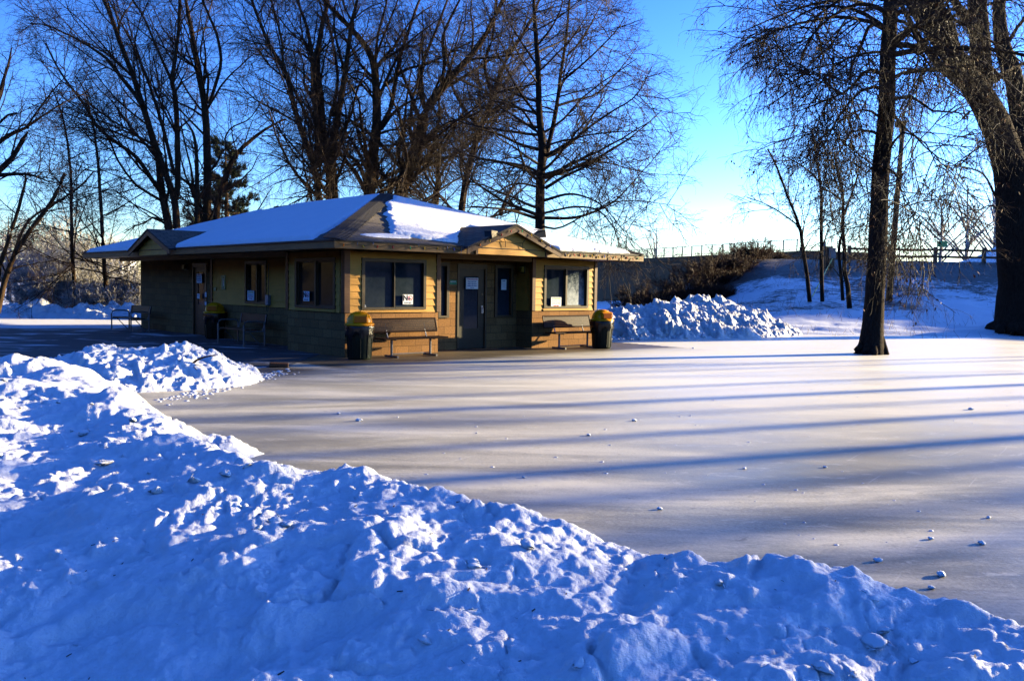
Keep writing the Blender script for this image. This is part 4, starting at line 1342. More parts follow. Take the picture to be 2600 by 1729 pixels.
def spawn(P, Rd, g, per, t0, t1, ang, lenf, minL, rr, rmin, n, up=0.0, wig=.12, tip=.25, fan=None, outward=None):
    """children of every branch in P. per: number or array; lenf: fraction of the parent's length"""
    B, m, _ = P.shape
    Lp = np.linalg.norm(np.diff(P, axis=1), axis=2).sum(1)
    cnt = np.full(B, per, int) if np.isscalar(per) else np.asarray(per, int)
    idx = np.repeat(np.arange(B), cnt)
    if len(idx) == 0: return np.zeros((0, n, 3)), np.zeros((0, n))
    t = g.uniform(t0, t1, len(idx))
    f = t * (m - 1); k = np.clip(f.astype(int), 0, m - 2); u = (f - k)[:, None]
    p0 = P[idx, k] * (1 - u) + P[idx, k + 1] * u
    T = P[idx, k + 1] - P[idx, k]; T /= np.linalg.norm(T, axis=1, keepdims=True) + 1e-9
    rp = Rd[idx, k] * (1 - u[:, 0]) + Rd[idx, k + 1] * u[:, 0]
    rv = g.normal(size=(len(idx), 3)); rv -= (rv * T).sum(1, keepdims=True) * T; rv /= np.linalg.norm(rv, axis=1, keepdims=True) + 1e-9
    an = g.uniform(ang[0], ang[1], len(idx))[:, None]
    D = T * np.cos(an) + rv * np.sin(an)
    Lc = np.maximum(Lp[idx] * lenf * (1.1 - .65 * t) * g.uniform(.6, 1.25, len(idx)), minL * g.uniform(.6, 1.3, len(idx)))
    st = (Lc / (n - 1))[:, None]
    Q = np.zeros((len(idx), n, 3)); Q[:, 0] = p0
    d = D
    for i in range(1, n):
        d = d + np.array([0, 0, up / (n - 1)]) + g.normal(size=d.shape) * wig
        d = d / (np.linalg.norm(d, axis=1, keepdims=True) + 1e-9)
        Q[:, i] = Q[:, i - 1] + d * st
    r0 = np.clip(np.minimum(rp * rr * g.uniform(.75, 1.1, len(idx)), Lc * .022), rmin, None)
    Rr_ = np.maximum(r0[:, None] * np.linspace(1, tip, n)[None], rmin * .7)
    return Q, Rr_


CR = {'4': lambda x, y: (x / 2.45, y / 2.45), '5': lambda x, y: (600 + x / 2.8, y / 2.8), '6': lambda x, y: (1100 + x / 2.529, y / 2.529),
      '7': lambda x, y: (1850 + x / 2.4507, y / 2.4507), 'D': lambda x, y: (x * 1.10263, y * 1.10263), 'P': lambda x, y: (x, y)}
CS = {'4': 2.45, '5': 2.8, '6': 2.529, '7': 2.4507, 'D': .9069, 'P': 1.0}


def limb_world(crop, pts, w0, w1, Y, dY=0.0, base=None):
    n = len(pts); out = []
    for i, (a, b) in enumerate(pts):
        u, v = CR[crop](a, b); f = i / (n - 1)
        out.append(at(u, v, Y + dY * f))
    sc = Y / F_PX / CS[crop] / 2
    rad = list(np.linspace(w0 * sc, w1 * sc, n))
    if CR[crop](*pts[-1])[1] < 6:
        # the limb leaves the picture: let it taper off naturally above
        d = out[-1] - out[-2]; d = d / np.linalg.norm(d); r0 = rad[-1]; Lx = np.clip(r0 * 38, 1.5, 8); g_ = np.random.default_rng(int(abs(out[-1][0]) * 100) % 9973)
        for q in (.34, .67, 1.0):
            out.append(out[-1] + (d + g_.normal(size=3) * .18 + np.array([0, 0, .15])) * Lx / 3); rad.append(r0 * (1 - .93 * q))
    if base is not None:
        out.insert(0, np.array(base)); rad.insert(0, rad[0] * 1.25)
    return out, rad


STY = {
    # l1, l2, l3, l4 = (count per metre, angle range, length fraction, min length, up, wiggle)
    'tall': dict(l1=(1.5, (.35, .9), .38, 1.6, .25, .10), l2=(2.6, (.4, 1.1), .42, .8, .0, .14), l3=(3.6, (.5, 1.2), .5, .5, -.25, .16), l4=(3.4, (.4, 1.1), .6, .3, -.5, .15)),
    'weep': dict(l1=(1.3, (.5, 1.1), .34, 1.5, .1, .12), l2=(2.4, (.5, 1.3), .45, .9, -.5, .15), l3=(3.4, (.5, 1.2), .6, .6, -1.1, .14), l4=(3.0, (.4, 1.0), .6, .4, -1.0, .13)),
    'oak': dict(l1=(2.3, (1.0, 1.5), .34, 2.4, .15, .09), l2=(3.0, (.5, 1.1), .42, .9, -.05, .13), l3=(3.6, (.5, 1.1), .5, .5, -.15, .14), l4=(3.2, (.4, 1.0), .6, .3, -.1, .14)),
    'linden': dict(l1=(2.3, (1.0, 1.55), .28, 2.0, -.55, .10), l2=(3.2, (.5, 1.2), .46, .9, -.6, .14), l3=(3.6, (.5, 1.2), .55, .5, -.7, .16), l4=(2.8, (.4, 1.0), .6, .35, -.6, .15)),
}


def grow(base_name, root_pt, limbs, style, label, seed, t0=.22, flare=False, m_tr='bark', m_tw='twig', group=None, leaves=0.0, dens=1.0, rmin=.0047, fine=True, nlimb=None, cat='tree'):
    g = np.random.default_rng(seed)
    S = STY[style]
    root = empty(base_name, root_pt); tag(root, label, cat, group)
    off = np.array(root_pt, float)
    tr = []; seeds = []
    for pts, rad in limbs:
        Ln = sum(np.linalg.norm(np.array(pts[i + 1]) - np.array(pts[i])) for i in range(len(pts) - 1))
        n = int(np.clip(Ln / .35, 8, 46)); Q, r_ = smooth_path(pts, rad, n)
        Q = Q + np.cumsum(g.normal(size=Q.shape) * .012, axis=0) * np.linspace(0, 1, n)[:, None]
        r_ = r_ * (1 + .022 * g.normal(size=n))
        k = 14 if r_.max() > .25 else 9
        tr.append(tubes_np(Q[None], r_[None], k))
        Q2, r2 = smooth_path(pts, rad, 16); seeds.append((Q2, r2, Ln))
    if flare:
        b0 = np.array(limbs[0][0][0]); b1 = np.array(limbs[0][0][2]); rb = limbs[0][1][0]
        for i in range(9):
            a = 6.283 * i / 9 + g.normal() * .2; q = rb * g.uniform(1.0, 1.22); hgt_ = g.uniform(.4, .8)
            c_ = np.array([math.cos(a), math.sin(a), 0])
            ax_ = (b1 - b0) / max(b1[2] - b0[2], .1) * hgt_
            pts_ = [b0 + ax_ * 1.2 + c_ * rb * .38, b0 + ax_ * .5 + c_ * rb * .72, b0 + c_ * rb * .98 + np.array([0, 0, .12]), b0 + c_ * q + np.array([0, 0, -.03])]
            Q, r_ = smooth_path(pts_, [rb * .10, rb * .24, rb * .24, rb * .08], 10); tr.append(tubes_np(Q[None], r_[None], 8))
    V, Fq = join(tr); np_mesh('trunk', V - off, Fq, M[m_tr], root, smooth=True)
    P0 = np.array([s[0] for s in seeds]); R0 = np.array([s[1] for s in seeds]); L0 = np.array([s[2] for s in seeds])
    lv = []
    a = S['l1']; P1, R1 = spawn(P0, R0, g, np.ceil(L0 * a[0] * dens), t0, .98, a[1], a[2], a[3], .42, .018, 10, a[4], a[5])
    lv.append(tubes_np(P1, R1, 5))
    Lf = lambda P: np.linalg.norm(np.diff(P, axis=1), axis=2).sum(1)
    a = S['l2']; P2, R2 = spawn(P1, R1, g, np.ceil(Lf(P1) * a[0] * dens), .15, 1, a[1], a[2], a[3], .5, .011, 7, a[4], a[5])
    lv.append(tubes_np(P2, R2, 4))
    a = S['l3']; P3, R3 = spawn(P2, R2, g, np.ceil(Lf(P2) * a[0] * dens), .1, 1, a[1], a[2], a[3], .6, rmin * 1.2, 5, a[4], a[5])
    lv.append(tubes_np(P3, R3, 3))
    Pt = P3
    if fine:
        a = S['l4']; P4, R4 = spawn(P3, R3, g, np.ceil(Lf(P3) * a[0] * dens), .15, 1, a[1], a[2], a[3], .7, rmin, 4, a[4], a[5])
        lv.append(tubes_np(P4, R4, 3)); Pt = P4
    V, Fq = join(lv); np_mesh('crown', V - off, Fq, M[m_tw], root)
    if leaves:
        sel = g.random(len(Pt)) < leaves
        # dead leaves hang on in clumps
        c = Pt[:, -1]; cl = fbm(c[:, 0] * .9 + c[:, 1] * .4, c[:, 2] * .9 + seed, 2) > -.05
        c = c[sel & cl]; c = np.repeat(c, 2, 0) + g.normal(size=(len(c) * 2, 3)) * .05
        s_ = g.uniform(.025, .06, len(c))[:, None]; a_ = g.normal(size=(len(c), 3)); a_[:, 2] -= 1.2; a_ /= np.linalg.norm(a_, axis=1, keepdims=True)
        b_ = np.cross(a_, g.normal(size=(len(c), 3))); b_ /= np.linalg.norm(b_, axis=1, keepdims=True) + 1e-9
        V = np.stack([c, c + a_ * s_ + b_ * s_ * .5, c + a_ * s_ * 2.2, c + a_ * s_ - b_ * s_ * .5], 1).reshape(-1, 3)
        F4 = np.arange(len(V)).reshape(-1, 4)
        if len(V): np_mesh('dead_leaves', V - off, F4, M['deadleaf'], root)
    return root


def tree(name, crop, limbs, Y, style, label, seed, base=None, **kw):
    """limbs: (points, w0, w1, dY[, start depth])"""
    LW = []
    for i, l in enumerate(limbs):
        pts, w0, w1 = l[0], l[1], l[2]; dY = l[3] if len(l) > 3 else 0; y_ = Y + (l[4] if len(l) > 4 else 0)
        cr = l[5] if len(l) > 5 else crop
        LW.append(limb_world(cr, pts, w0, w1, y_, dY))
    p0, r0 = LW[0]
    if base is None:
        # carry the trunk down to the land
        b0 = np.array(p0[0]); d = np.array(p0[0]) - np.array(p0[1]); d /= abs(d[2]) + 1e-6
        gz_ = tz(b0[0], b0[1]); dz = b0[2] - gz_
        base = b0 + d * np.clip(dz, 0, 30) * np.array([.6, .0, 0]); base[2] = gz_ - .1
    if p0[0][2] - base[2] > .35:
        p0.insert(0, np.array(base)); r0.insert(0, r0[0] * 1.3)
    for (p, r_) in LW[1:]:
        if p[0][2] < 6.5 and np.linalg.norm(p[0][:2] - LW[0][0][1][:2]) > .8 and kw.get('multistem'):
            q = np.array(p[0]); q[2] = tz(q[0], q[1]) - .1; p.insert(0, q); r_.insert(0, r_[0] * 1.2)
    kw.pop('multistem', None)
    return grow(name, tuple(base), LW, style, label, seed, **kw)


GB = 'bare trees behind the building'
tree('bare_tree', '4', [
    ([(1050, 1425), (1005, 1180), (985, 1000), (930, 800), (880, 640), (830, 480), (760, 300), (700, 120), (640, -20)], 48, 22, 1),
    ([(1000, 1190), (960, 1140), (850, 980), (720, 880), (610, 790), (520, 640), (430, 520), (350, 400), (280, 250)], 30, 8, -3),
    ([(885, 660), (840, 590), (760, 490), (690, 400), (640, 350), (520, 270), (400, 210), (280, 160), (170, 150)], 30, 6, 2),
    ([(1100, 1420), (1085, 1250), (1040, 1110), (990, 970), (940, 840)], 46, 30, -.6),
    ([(1090, 1240), (1105, 1160), (1103, 800), (1090, 600), (1075, 500), (1110, 250), (1120, -20)], 40, 18, .5),
    ([(1085, 1090), (1020, 820), (960, 620), (900, 460), (830, 300), (740, 120), (660, -20)], 24, 8, 3),
    ([(1075, 520), (1020, 400), (960, 260), (900, 120), (820, -20)], 20, 8, -2),
    ([(1020, 1390), (960, 1350), (900, 1385), (830, 1410), (780, 1450)], 14, 5, -1.5),
    ([(1010, 1370), (930, 1320), (830, 1270), (740, 1200), (660, 1130)], 12, 4, 1.5)],
    43, 'tall', 'tall bare tree with two leaning trunks rising behind the left gable', 101, group=GB, multistem=True, dens=1.05)
tree('bare_tree', '4', [
    ([(1285, 1385), (1290, 1000), (1275, 650), (1240, 450), (1210, 250), (1180, 60), (1165, -20)], 52, 18, 1),
    ([(1300, 650), (1350, 500), (1375, 380), (1350, 220), (1290, 80), (1250, -20)], 22, 12, -1),
    ([(1285, 640), (1295, 480), (1250, 350), (1280, 180), (1330, 20)], 16, 6, 2),
    ([(1225, 1395), (1215, 1000), (1190, 830), (1130, 740)], 30, 10, .5, -1),
    ([(1270, 840), (1200, 770), (1110, 680), (1000, 580), (940, 540)], 14, 4, -2),
    ([(1350, 1370), (1400, 1150), (1480, 980), (1600, 870), (1700, 800), (1810, 755)], 42, 9, 3, 1),
    ([(1410, 1130), (1440, 1000), (1400, 880), (1440, 800), (1560, 740), (1660, 600)], 14, 5, -2, 1),
    ([(1270, 540), (1190, 380), (1120, 180), (1050, 40)], 12, 5, 2)],
    44, 'weep', 'tall bare tree with a straight forked trunk beside the dark pine', 102, group=GB, multistem=True, dens=1.05)
tree('bare_tree', '5', [
    ([(585, 1420), (555, 1200), (480, 980), (420, 800), (380, 640), (330, 480), (240, 330), (180, 180), (105, -20)], 48, 20, 1),
    ([(575, 1190), (575, 900), (545, 650), (535, 400), (500, 200), (420, -20)], 46, 18, 1),
    ([(550, 920), (480, 780), (410, 640), (330, 440), (320, 300), (270, 100), (235, -20)], 22, 12, -2),
    ([(540, 600), (450, 500), (350, 440)], 14, 8, -1), ([(520, 660), (440, 630), (330, 640), (250, 690)], 12, 4, 1.5),
    ([(330, 480), (260, 420), (160, 390), (60, 370)], 14, 4, 2), ([(240, 330), (120, 300), (0, 270)], 12, 4, -1),
    ([(540, 420), (600, 260), (610, 100), (570, -20)], 18, 10, 1)],
    43, 'tall', 'tall bare tree forking low, left one of the close pair above the roof', 103, group=GB, dens=1.12)
tree('bare_tree', '5', [
    ([(680, 1410), (660, 1150), (605, 930), (585, 700), (560, 450), (590, 200), (640, -20)], 84, 22, .5),
    ([(670, 1140), (700, 950), (735, 750), (770, 550), (800, 350), (820, 200), (870, -20)], 56, 20, -1),
    ([(685, 830), (720, 560), (690, 330), (650, 150), (615, -20)], 26, 12, 2), ([(770, 550), (740, 400), (700, 250), (690, 60), (720, -20)], 20, 9, -2),
    ([(790, 420), (900, 330), (1000, 260), (1100, 200)], 14, 5, -2)],
    44, 'weep', 'thick bare tree dividing into two stems, right one of the close pair above the roof', 104, group=GB, dens=1.12)
tree('bare_tree', '5', [
    ([(950, 1380), (975, 1100), (1000, 900), (1000, 700), (980, 450), (920, 330), (800, 190), (640, 20), (600, -30)], 84, 16, 0),
    ([(1010, 930), (1090, 790), (1130, 600), (1170, 400), (1250, 150), (1310, -20)], 40, 16, 2),
    ([(925, 1310), (870, 1170), (780, 1090), (710, 1020)], 34, 12, -2), ([(935, 1220), (850, 1050), (780, 960), (730, 890)], 28, 10, 1.5),
    ([(1030, 920), (1120, 800), (1230, 720), (1330, 700)], 28, 8, -2), ([(1010, 700), (1100, 500), (1180, 330), (1200, 200)], 26, 8, -1),
    ([(1060, 610), (1200, 500), (1400, 440), (1680, 300)], 26, 9, 2), ([(960, 660), (900, 580), (820, 550), (760, 570)], 18, 5, 1),
    ([(1020, 950), (1110, 925), (1200, 930), (1280, 960)], 18, 5, -1), ([(985, 470), (1010, 250), (1060, 80), (1080, -20)], 22, 10, -2)],
    45, 'weep', 'bare tree with a broad spreading fork, just left of the roof peak', 105, group=GB, dens=1.12)
tree('bare_tree', '5', [
    ([(1165, 1400), (1230, 1180), (1310, 960), (1350, 800), (1450, 650), (1560, 520), (1680, 380), (1800, 200), (1900, -20)], 96, 22, 0),
    ([(1200, 1240), (1150, 1080), (1190, 900), (1210, 700), (1240, 500)], 32, 10, 2), ([(1330, 1010), (1500, 880), (1680, 820), (1850, 700)], 30, 10, -2),
    ([(1350, 800), (1300, 620), (1330, 430), (1420, 200), (1500, -20)], 34, 14, 2), ([(1450, 650), (1480, 450), (1470, 260), (1560, 60), (1600, -20)], 28, 12, -2),
    ([(1250, 1300), (1340, 1120), (1460, 1040), (1600, 1000)], 24, 7, -1)],
    46, 'weep', 'bare tree with a thick trunk leaning right from behind the roof peak', 106, group=GB, dens=1.12)
tree('bare_tree', '5', [
    ([(1410, 1430), (1430, 1300), (1420, 1150), (1400, 1000), (1440, 820), (1420, 640)], 46, 12, 1),
    ([(1430, 1300), (1520, 1130), (1650, 1070), (1760, 960)], 20, 8, -2), ([(1420, 1180), (1480, 1040), (1560, 900), (1660, 820)], 20, 8, 1.5)],
    50, 'weep', 'slender bare tree among larger ones, right of the roof peak', 107, group=GB, dens=1.12)
tree('bare_tree', '6', [
    ([(180, 1340), (225, 1080), (300, 830), (360, 700), (400, 560), (470, 380), (560, 250), (640, 100), (680, -20)], 44, 14, 0),
    ([(300, 830), (200, 700), (120, 560), (80, 350), (60, 200)], 26, 8, 2), ([(380, 620), (330, 420), (380, 250), (400, 60), (420, -20)], 24, 10, -2),
    ([(430, 1380), (480, 1250), (560, 1120)], 28, 10, 2, 3), ([(330, 760), (460, 650), (600, 560), (700, 480)], 22, 7, -2)],
    48, 'tall', 'bare tree with a trunk slanting right, left of the large oak', 108, group=GB, dens=1.12)
OK_ = [
    ([(685, 1480), (688, 1150), (700, 950), (680, 750), (672, 450), (660, 200), (650, -30)], 66, 20, 0),
    ([(700, 1080), (760, 850), (800, 640), (820, 480), (850, 300), (885, -20)], 34, 14, 1.5),
    ([(720, 1210), (850, 1130), (1000, 1060), (1130, 970), (1250, 900), (1370, 800), (1470, 710)], 22, 4, -2),
    ([(715, 1400), (900, 1400), (1060, 1350), (1180, 1280), (1300, 1150), (1460, 970)], 22, 4, 2),
    ([(730, 1000), (900, 900), (1030, 800), (1150, 720), (1300, 620), (1410, 430)], 22, 4, -3),
    ([(800, 680), (930, 640), (1060, 600), (1200, 450), (1320, 300)], 18, 4, 2),
    ([(830, 520), (930, 440), (1050, 330), (1180, 200), (1230, 120)], 16, 4, -1),
    ([(710, 1290), (850, 1250), (960, 1260), (1100, 1330), (1250, 1510)], 20, 4, -3), ([(710, 1370), (900, 1330), (1050, 1350), (1150, 1450), (1190, 1540)], 16, 4, -5),
    ([(710, 1180), (900, 1040), (1080, 1040), (1260, 1080), (1440, 1130)], 16, 4, 3),
    ([(1150, 1300), (1300, 1290), (1450, 1310), (1590, 1330)], 8, 2.5, 1), ([(690, 1450), (800, 1470), (950, 1400), (1000, 1370)], 16, 5, -2),
    ([(670, 960), (560, 930), (400, 860), (230, 830)], 24, 6, -2), ([(665, 1100), (560, 1060), (420, 1040), (300, 1060)], 18, 5, 2),
    ([(665, 740), (560, 600), (470, 450), (390, 330)], 18, 5, -2), ([(660, 840), (560, 700), (430, 640), (320, 640)], 16, 4, 3),
    ([(655, 1400), (500, 1350), (360, 1330), (200, 1325)], 22, 6, -4), ([(660, 1200), (560, 1180), (450, 1210), (350, 1290)], 16, 5, -3),
    ([(860, 360), (960, 250), (1040, 100), (1100, 0)], 14, 4, 2), ([(665, 420), (560, 260), (480, 120), (440, -20)], 14, 5, 2), ([(665, 300), (760, 180), (820, 60), (830, -20)], 14, 5, -2)]
tree('bare_oak', '6', OK_, 41, 'oak', 'large wide bare oak with sweeping side branches behind the right half of the roof', 109, group=GB, m_tr='bark_dark', dens=.95)
tree('bare_tree', '4', [([(640, 1530), (628, 1300), (618, 1100), (595, 900), (565, 740)], 24, 12, 0), ([(625, 1200), (700, 1180), (800, 1240), (880, 1320)], 9, 3, 1), ([(595, 900), (500, 800), (400, 700), (330, 640)], 9, 3, -1), ([(565, 740), (540, 600), (480, 480)], 12, 5, 1)],
     41.5, 'oak', 'slim bare tree whose trunk passes behind the left tip of the roof', 110, base=onground(274, 797, -.05), group='slim bare trees at the left', dens=.8, leaves=.10)
tree('bare_tree', '4', [([(448, 1560), (442, 1300), (438, 1100), (415, 900), (380, 700), (330, 560)], 22, 8, 0), ([(440, 1250), (360, 1130), (300, 1060)], 8, 3, 1), ([(440, 1160), (520, 1060), (600, 1020)], 8, 3, -1)],
     41.5, 'oak', 'slim bare tree left of the roof tip, in front of the frosted bush', 111, base=onground(196, 789, -.05), group='slim bare trees at the left', dens=.8, leaves=.06)
tree('bare_tree', 'P', [([(-2, 775), (12, 715), (40, 645), (75, 590), (130, 515), (165, 440)], 15, 8, 0), ([(-12, 730), (5, 660), (25, 600), (60, 480), (64, 440)], 13, 5, -1), ([(70, 598), (110, 540), (200, 480), (240, 440)], 9, 3, 1),
    ([(30, 660), (70, 560), (150, 500)], 9, 4, 2)], 37, 'weep', 'bare tree with thin trunks leaning right at the left edge of the picture', 112, base=onground(-14, 812), group='leaning bare trees at the left edge')
tree('bare_tree', '4', [([(-160, 1400), (-120, 1200), (-40, 1080), (60, 980), (150, 830), (160, 820)], 60, 12, 0), ([(-40, 1095), (60, 1085), (140, 1080), (230, 1095), (310, 1130)], 28, 7, -1), ([(-90, 960), (0, 880), (100, 820), (170, 790), (300, 700), (400, 640)], 34, 6, 1),
    ([(-90, 800), (0, 770), (50, 725), (110, 715)], 20, 8, -1), ([(170, 800), (210, 720), (330, 560), (420, 470)], 14, 4, -1), ([(-60, 1000), (-20, 650), (40, 400), (60, 300)], 30, 8, 2)],
    33, 'tall', 'bare tree reaching in from beyond the left edge with a crooked limb', 113, group='leaning bare trees at the left edge', m_tr='bark_dark')

# right side: tree growing out of the ice, the big double tree, thin trees on the slope
b_ = onground(2211, 899)
tree('ice_tree', '7', [
    ([(893, 2070), (900, 1990), (908, 1850), (930, 1500), (945, 1100), (985, 700), (990, 350), (1010, 0), (1020, -260), (1000, -520)], 134, 70, 0.2),
    ([(985, 190), (940, 170), (880, 160), (820, 300), (760, 420), (755, 520)], 32, 9, -2), ([(985, 480), (925, 450), (850, 440), (740, 560), (560, 640), (420, 700)], 28, 5, -1.5), ([(980, 570), (915, 540), (830, 560), (700, 700), (600, 880), (560, 980)], 26, 5, 1.5),
    ([(965, 860), (905, 825), (840, 815), (770, 815), (720, 900), (640, 1020), (570, 1090)], 20, 4, 1), ([(1000, 110), (930, 50), (800, 30), (640, 110), (480, 280), (420, 520)], 32, 5, -2.5), ([(995, 200), (900, 120), (760, 50), (560, 40), (380, 130), (220, 260)], 30, 4, 1.5),
    ([(985, 640), (1040, 615), (1150, 610), (1250, 690), (1400, 700), (1480, 760)], 24, 5, -1), ([(980, 700), (1030, 720), (1120, 820), (1250, 920), (1330, 1120)], 22, 4, 1.5), ([(955, 990), (1010, 920), (1040, 870), (1120, 820), (1300, 980), (1500, 1060)], 20, 4, -2),
    ([(990, 520), (1050, 470), (1120, 440), (1230, 430), (1330, 400)], 26, 8, 1), ([(1000, 150), (1060, 130), (1120, 160), (1180, 260), (1240, 400)], 26, 6, -1.5), ([(950, 1060), (1000, 1055), (1050, 1100), (1100, 1250), (1230, 1410)], 14, 3, -2), ([(945, 1080), (890, 1040), (850, 1100), (870, 1300), (820, 1450)], 14, 3, 1),
    ([(965, 1180), (1040, 1150), (1110, 1230), (1160, 1380)], 10, 3, 1), ([(975, 780), (900, 700), (800, 690), (680, 760), (600, 860)], 18, 4, 2), ([(985, 330), (880, 330), (720, 380), (600, 500), (540, 640)], 20, 4, -1), ([(985, 380), (1080, 330), (1200, 340), (1290, 480), (1330, 620)], 18, 4, 2),
    ([(960, 0), (840, -60), (700, 0), (540, 120), (440, 300)], 30, 5, 2)],
    24.5, 'linden', 'tall tree standing in the ice, its dark trunk rising out of the picture', 201, base=(b_[0], b_[1], -.05), m_tr='bark_dark', m_tw='twig_dark', leaves=.13, group=None, rmin=.0042, dens=1.2, t0=.40, flare=True, cat='tree')
bb = hit(2580, 840, 26, 60)
tree('big_tree', '7', [
    ([(1815, 1880), (1800, 1560), (1775, 1150), (1720, 950), (1640, 740), (1480, 480), (1330, 270), (1180, 90), (1080, -40)], 262, 60, -2),
    ([(1640, 760), (1575, 600), (1565, 300), (1540, -40)], 150, 110, 1), ([(1800, 1100), (1830, 860), (1780, 500), (1700, 250), (1690, -40)], 150, 70, 2),
    ([(1400, 330), (1360, 150), (1290, 30), (1250, -60)], 90, 60, 1), ([(1500, 540), (1400, 470), (1300, 440), (1180, 450), (1090, 470)], 30, 14, -2), ([(1660, 500), (1720, 450), (1840, 400)], 44, 20, 1),
    ([(1540, 200), (1450, 80), (1380, -40)], 60, 40, -1), ([(1690, 1280), (1640, 1180), (1580, 1080), (1450, 1040), (1330, 1040)], 16, 5, -2), ([(1700, 1330), (1640, 1280), (1560, 1310), (1500, 1400)], 12, 4, 1)],
    36, 'tall', 'huge old double trunked tree at the right edge below the slope', 202, base=(at(2592, 842, 36)[0], 36, tz(at(2592, 842, 36)[0], 36) - .1), m_tr='bark_dark', m_tw='twig_dark', leaves=.16, rmin=.0045, dens=.42, t0=.30, flare=True)
GS = 'thin leafless trees on the snowy slope'
for k_, (bu, bv, L_, lab) in enumerate([
    (2056, 766, [([(2056, 766), (2049, 700), (2040, 640), (2034, 595), (2029, 572), (2001, 500), (1972, 420), (1950, 380)], 11, 4, 0), ([(2029, 575), (1990, 545), (1950, 520), (1900, 500)], 4, 2, -1)], 'thin leafless tree on the slope, leftmost of the three near the grey cabinet'),
    (2088, 766, [([(2088, 766), (2086, 690), (2085, 560), (2085, 480), (2076, 400), (2068, 330)], 11, 5, 0), ([(2085, 470), (2060, 440), (2020, 415), (1990, 400)], 5, 2, -1), ([(2090, 480), (2120, 495), (2135, 510)], 5, 3, 1)], 'thin straight leafless tree on the slope beside the grey cabinet'),
    (2157, 783, [([(2157, 783), (2152, 725), (2143, 690), (2143, 640), (2137, 580), (2135, 500), (2120, 430), (2112, 390)], 13, 5, 0), ([(2140, 763), (2135, 700), (2129, 650), (2133, 605), (2141, 590)], 9, 6, 0), ([(2143, 545), (2160, 500), (2180, 440)], 7, 3, 1)], 'thin leafless tree with two crossing stems on the slope by the split rail fence')]):
    h_ = hit(bu, bv, 30, 80)
    tree('slope_tree', 'P', [l for l in L_], h_[1], 'tall', lab, 210 + k_, base=(h_[0], h_[1], h_[2] - .05), group=GS, m_tr='bark_dark', m_tw='twig_dark', leaves=.25, dens=.95, rmin=.007)

# trees beyond the right edge: their trunks throw the long shadows across the ice
sd = SUN[:2] / np.linalg.norm(SUN[:2])


def shade_tree(px, py, dist, r0, ht, seed, label, style='tall', dens=.32):
    x_, y_ = px + sd[0] * dist, py + sd[1] * dist
    z_ = tz(x_, y_); g = np.random.default_rng(seed)
    lm = [([(x_, y_, z_ - .1), (x_ + .1, y_, z_ + ht * .3), (x_ + g.normal() * .4, y_ + g.normal() * .4, z_ + ht * .65), (x_ + g.normal() * .8, y_ + g.normal() * .8, z_ + ht)], [r0 * 1.25, r0, r0 * .75, r0 * .2])]
    for i in range(5):
        a = g.uniform(0, 6.28); h0 = z_ + ht * g.uniform(.35, .6); q = ht * g.uniform(.2, .35)
        lm.append(([(x_, y_, h0), (x_ + math.cos(a) * q * .5, y_ + math.sin(a) * q * .5, h0 + q * .6), (x_ + math.cos(a) * q, y_ + math.sin(a) * q, h0 + q * 1.3)], [r0 * .4, r0 * .28, r0 * .12]))
    return grow('park_tree', (x_, y_, z_), lm, style, label, seed, group='park trees whose shadows cross the ice', dens=dens, fine=False)


for i, (u, v, dd, rr_, hh) in enumerate([(1930, 178, 31, .16, 15), (1600, 158, 35, .08, 13), (1700, 270, 33, .15, 15), (1650, 348, 33, .20, 17), (1650, 425, 40, .14, 16), (1800, 112, 27, .05, 11), (2200, 92, 24, .06, 11), (1500, 235, 44, .10, 15)]):
    p = onground(300 + u / 1.0252, 820 + v / 1.0252)
    shade_tree(p[0], p[1], dd, rr_, hh, 300 + i, 'bare park tree beyond the right edge of the rink')
for i, (px_, py_, dd) in enumerate([(0.4, 4.9, 42), (-.2, 5.6, 46)]):
    shade_tree(px_, py_, dd, .13, 15, 330 + i, 'bare park tree beyond the right edge of the rink', dens=.5)


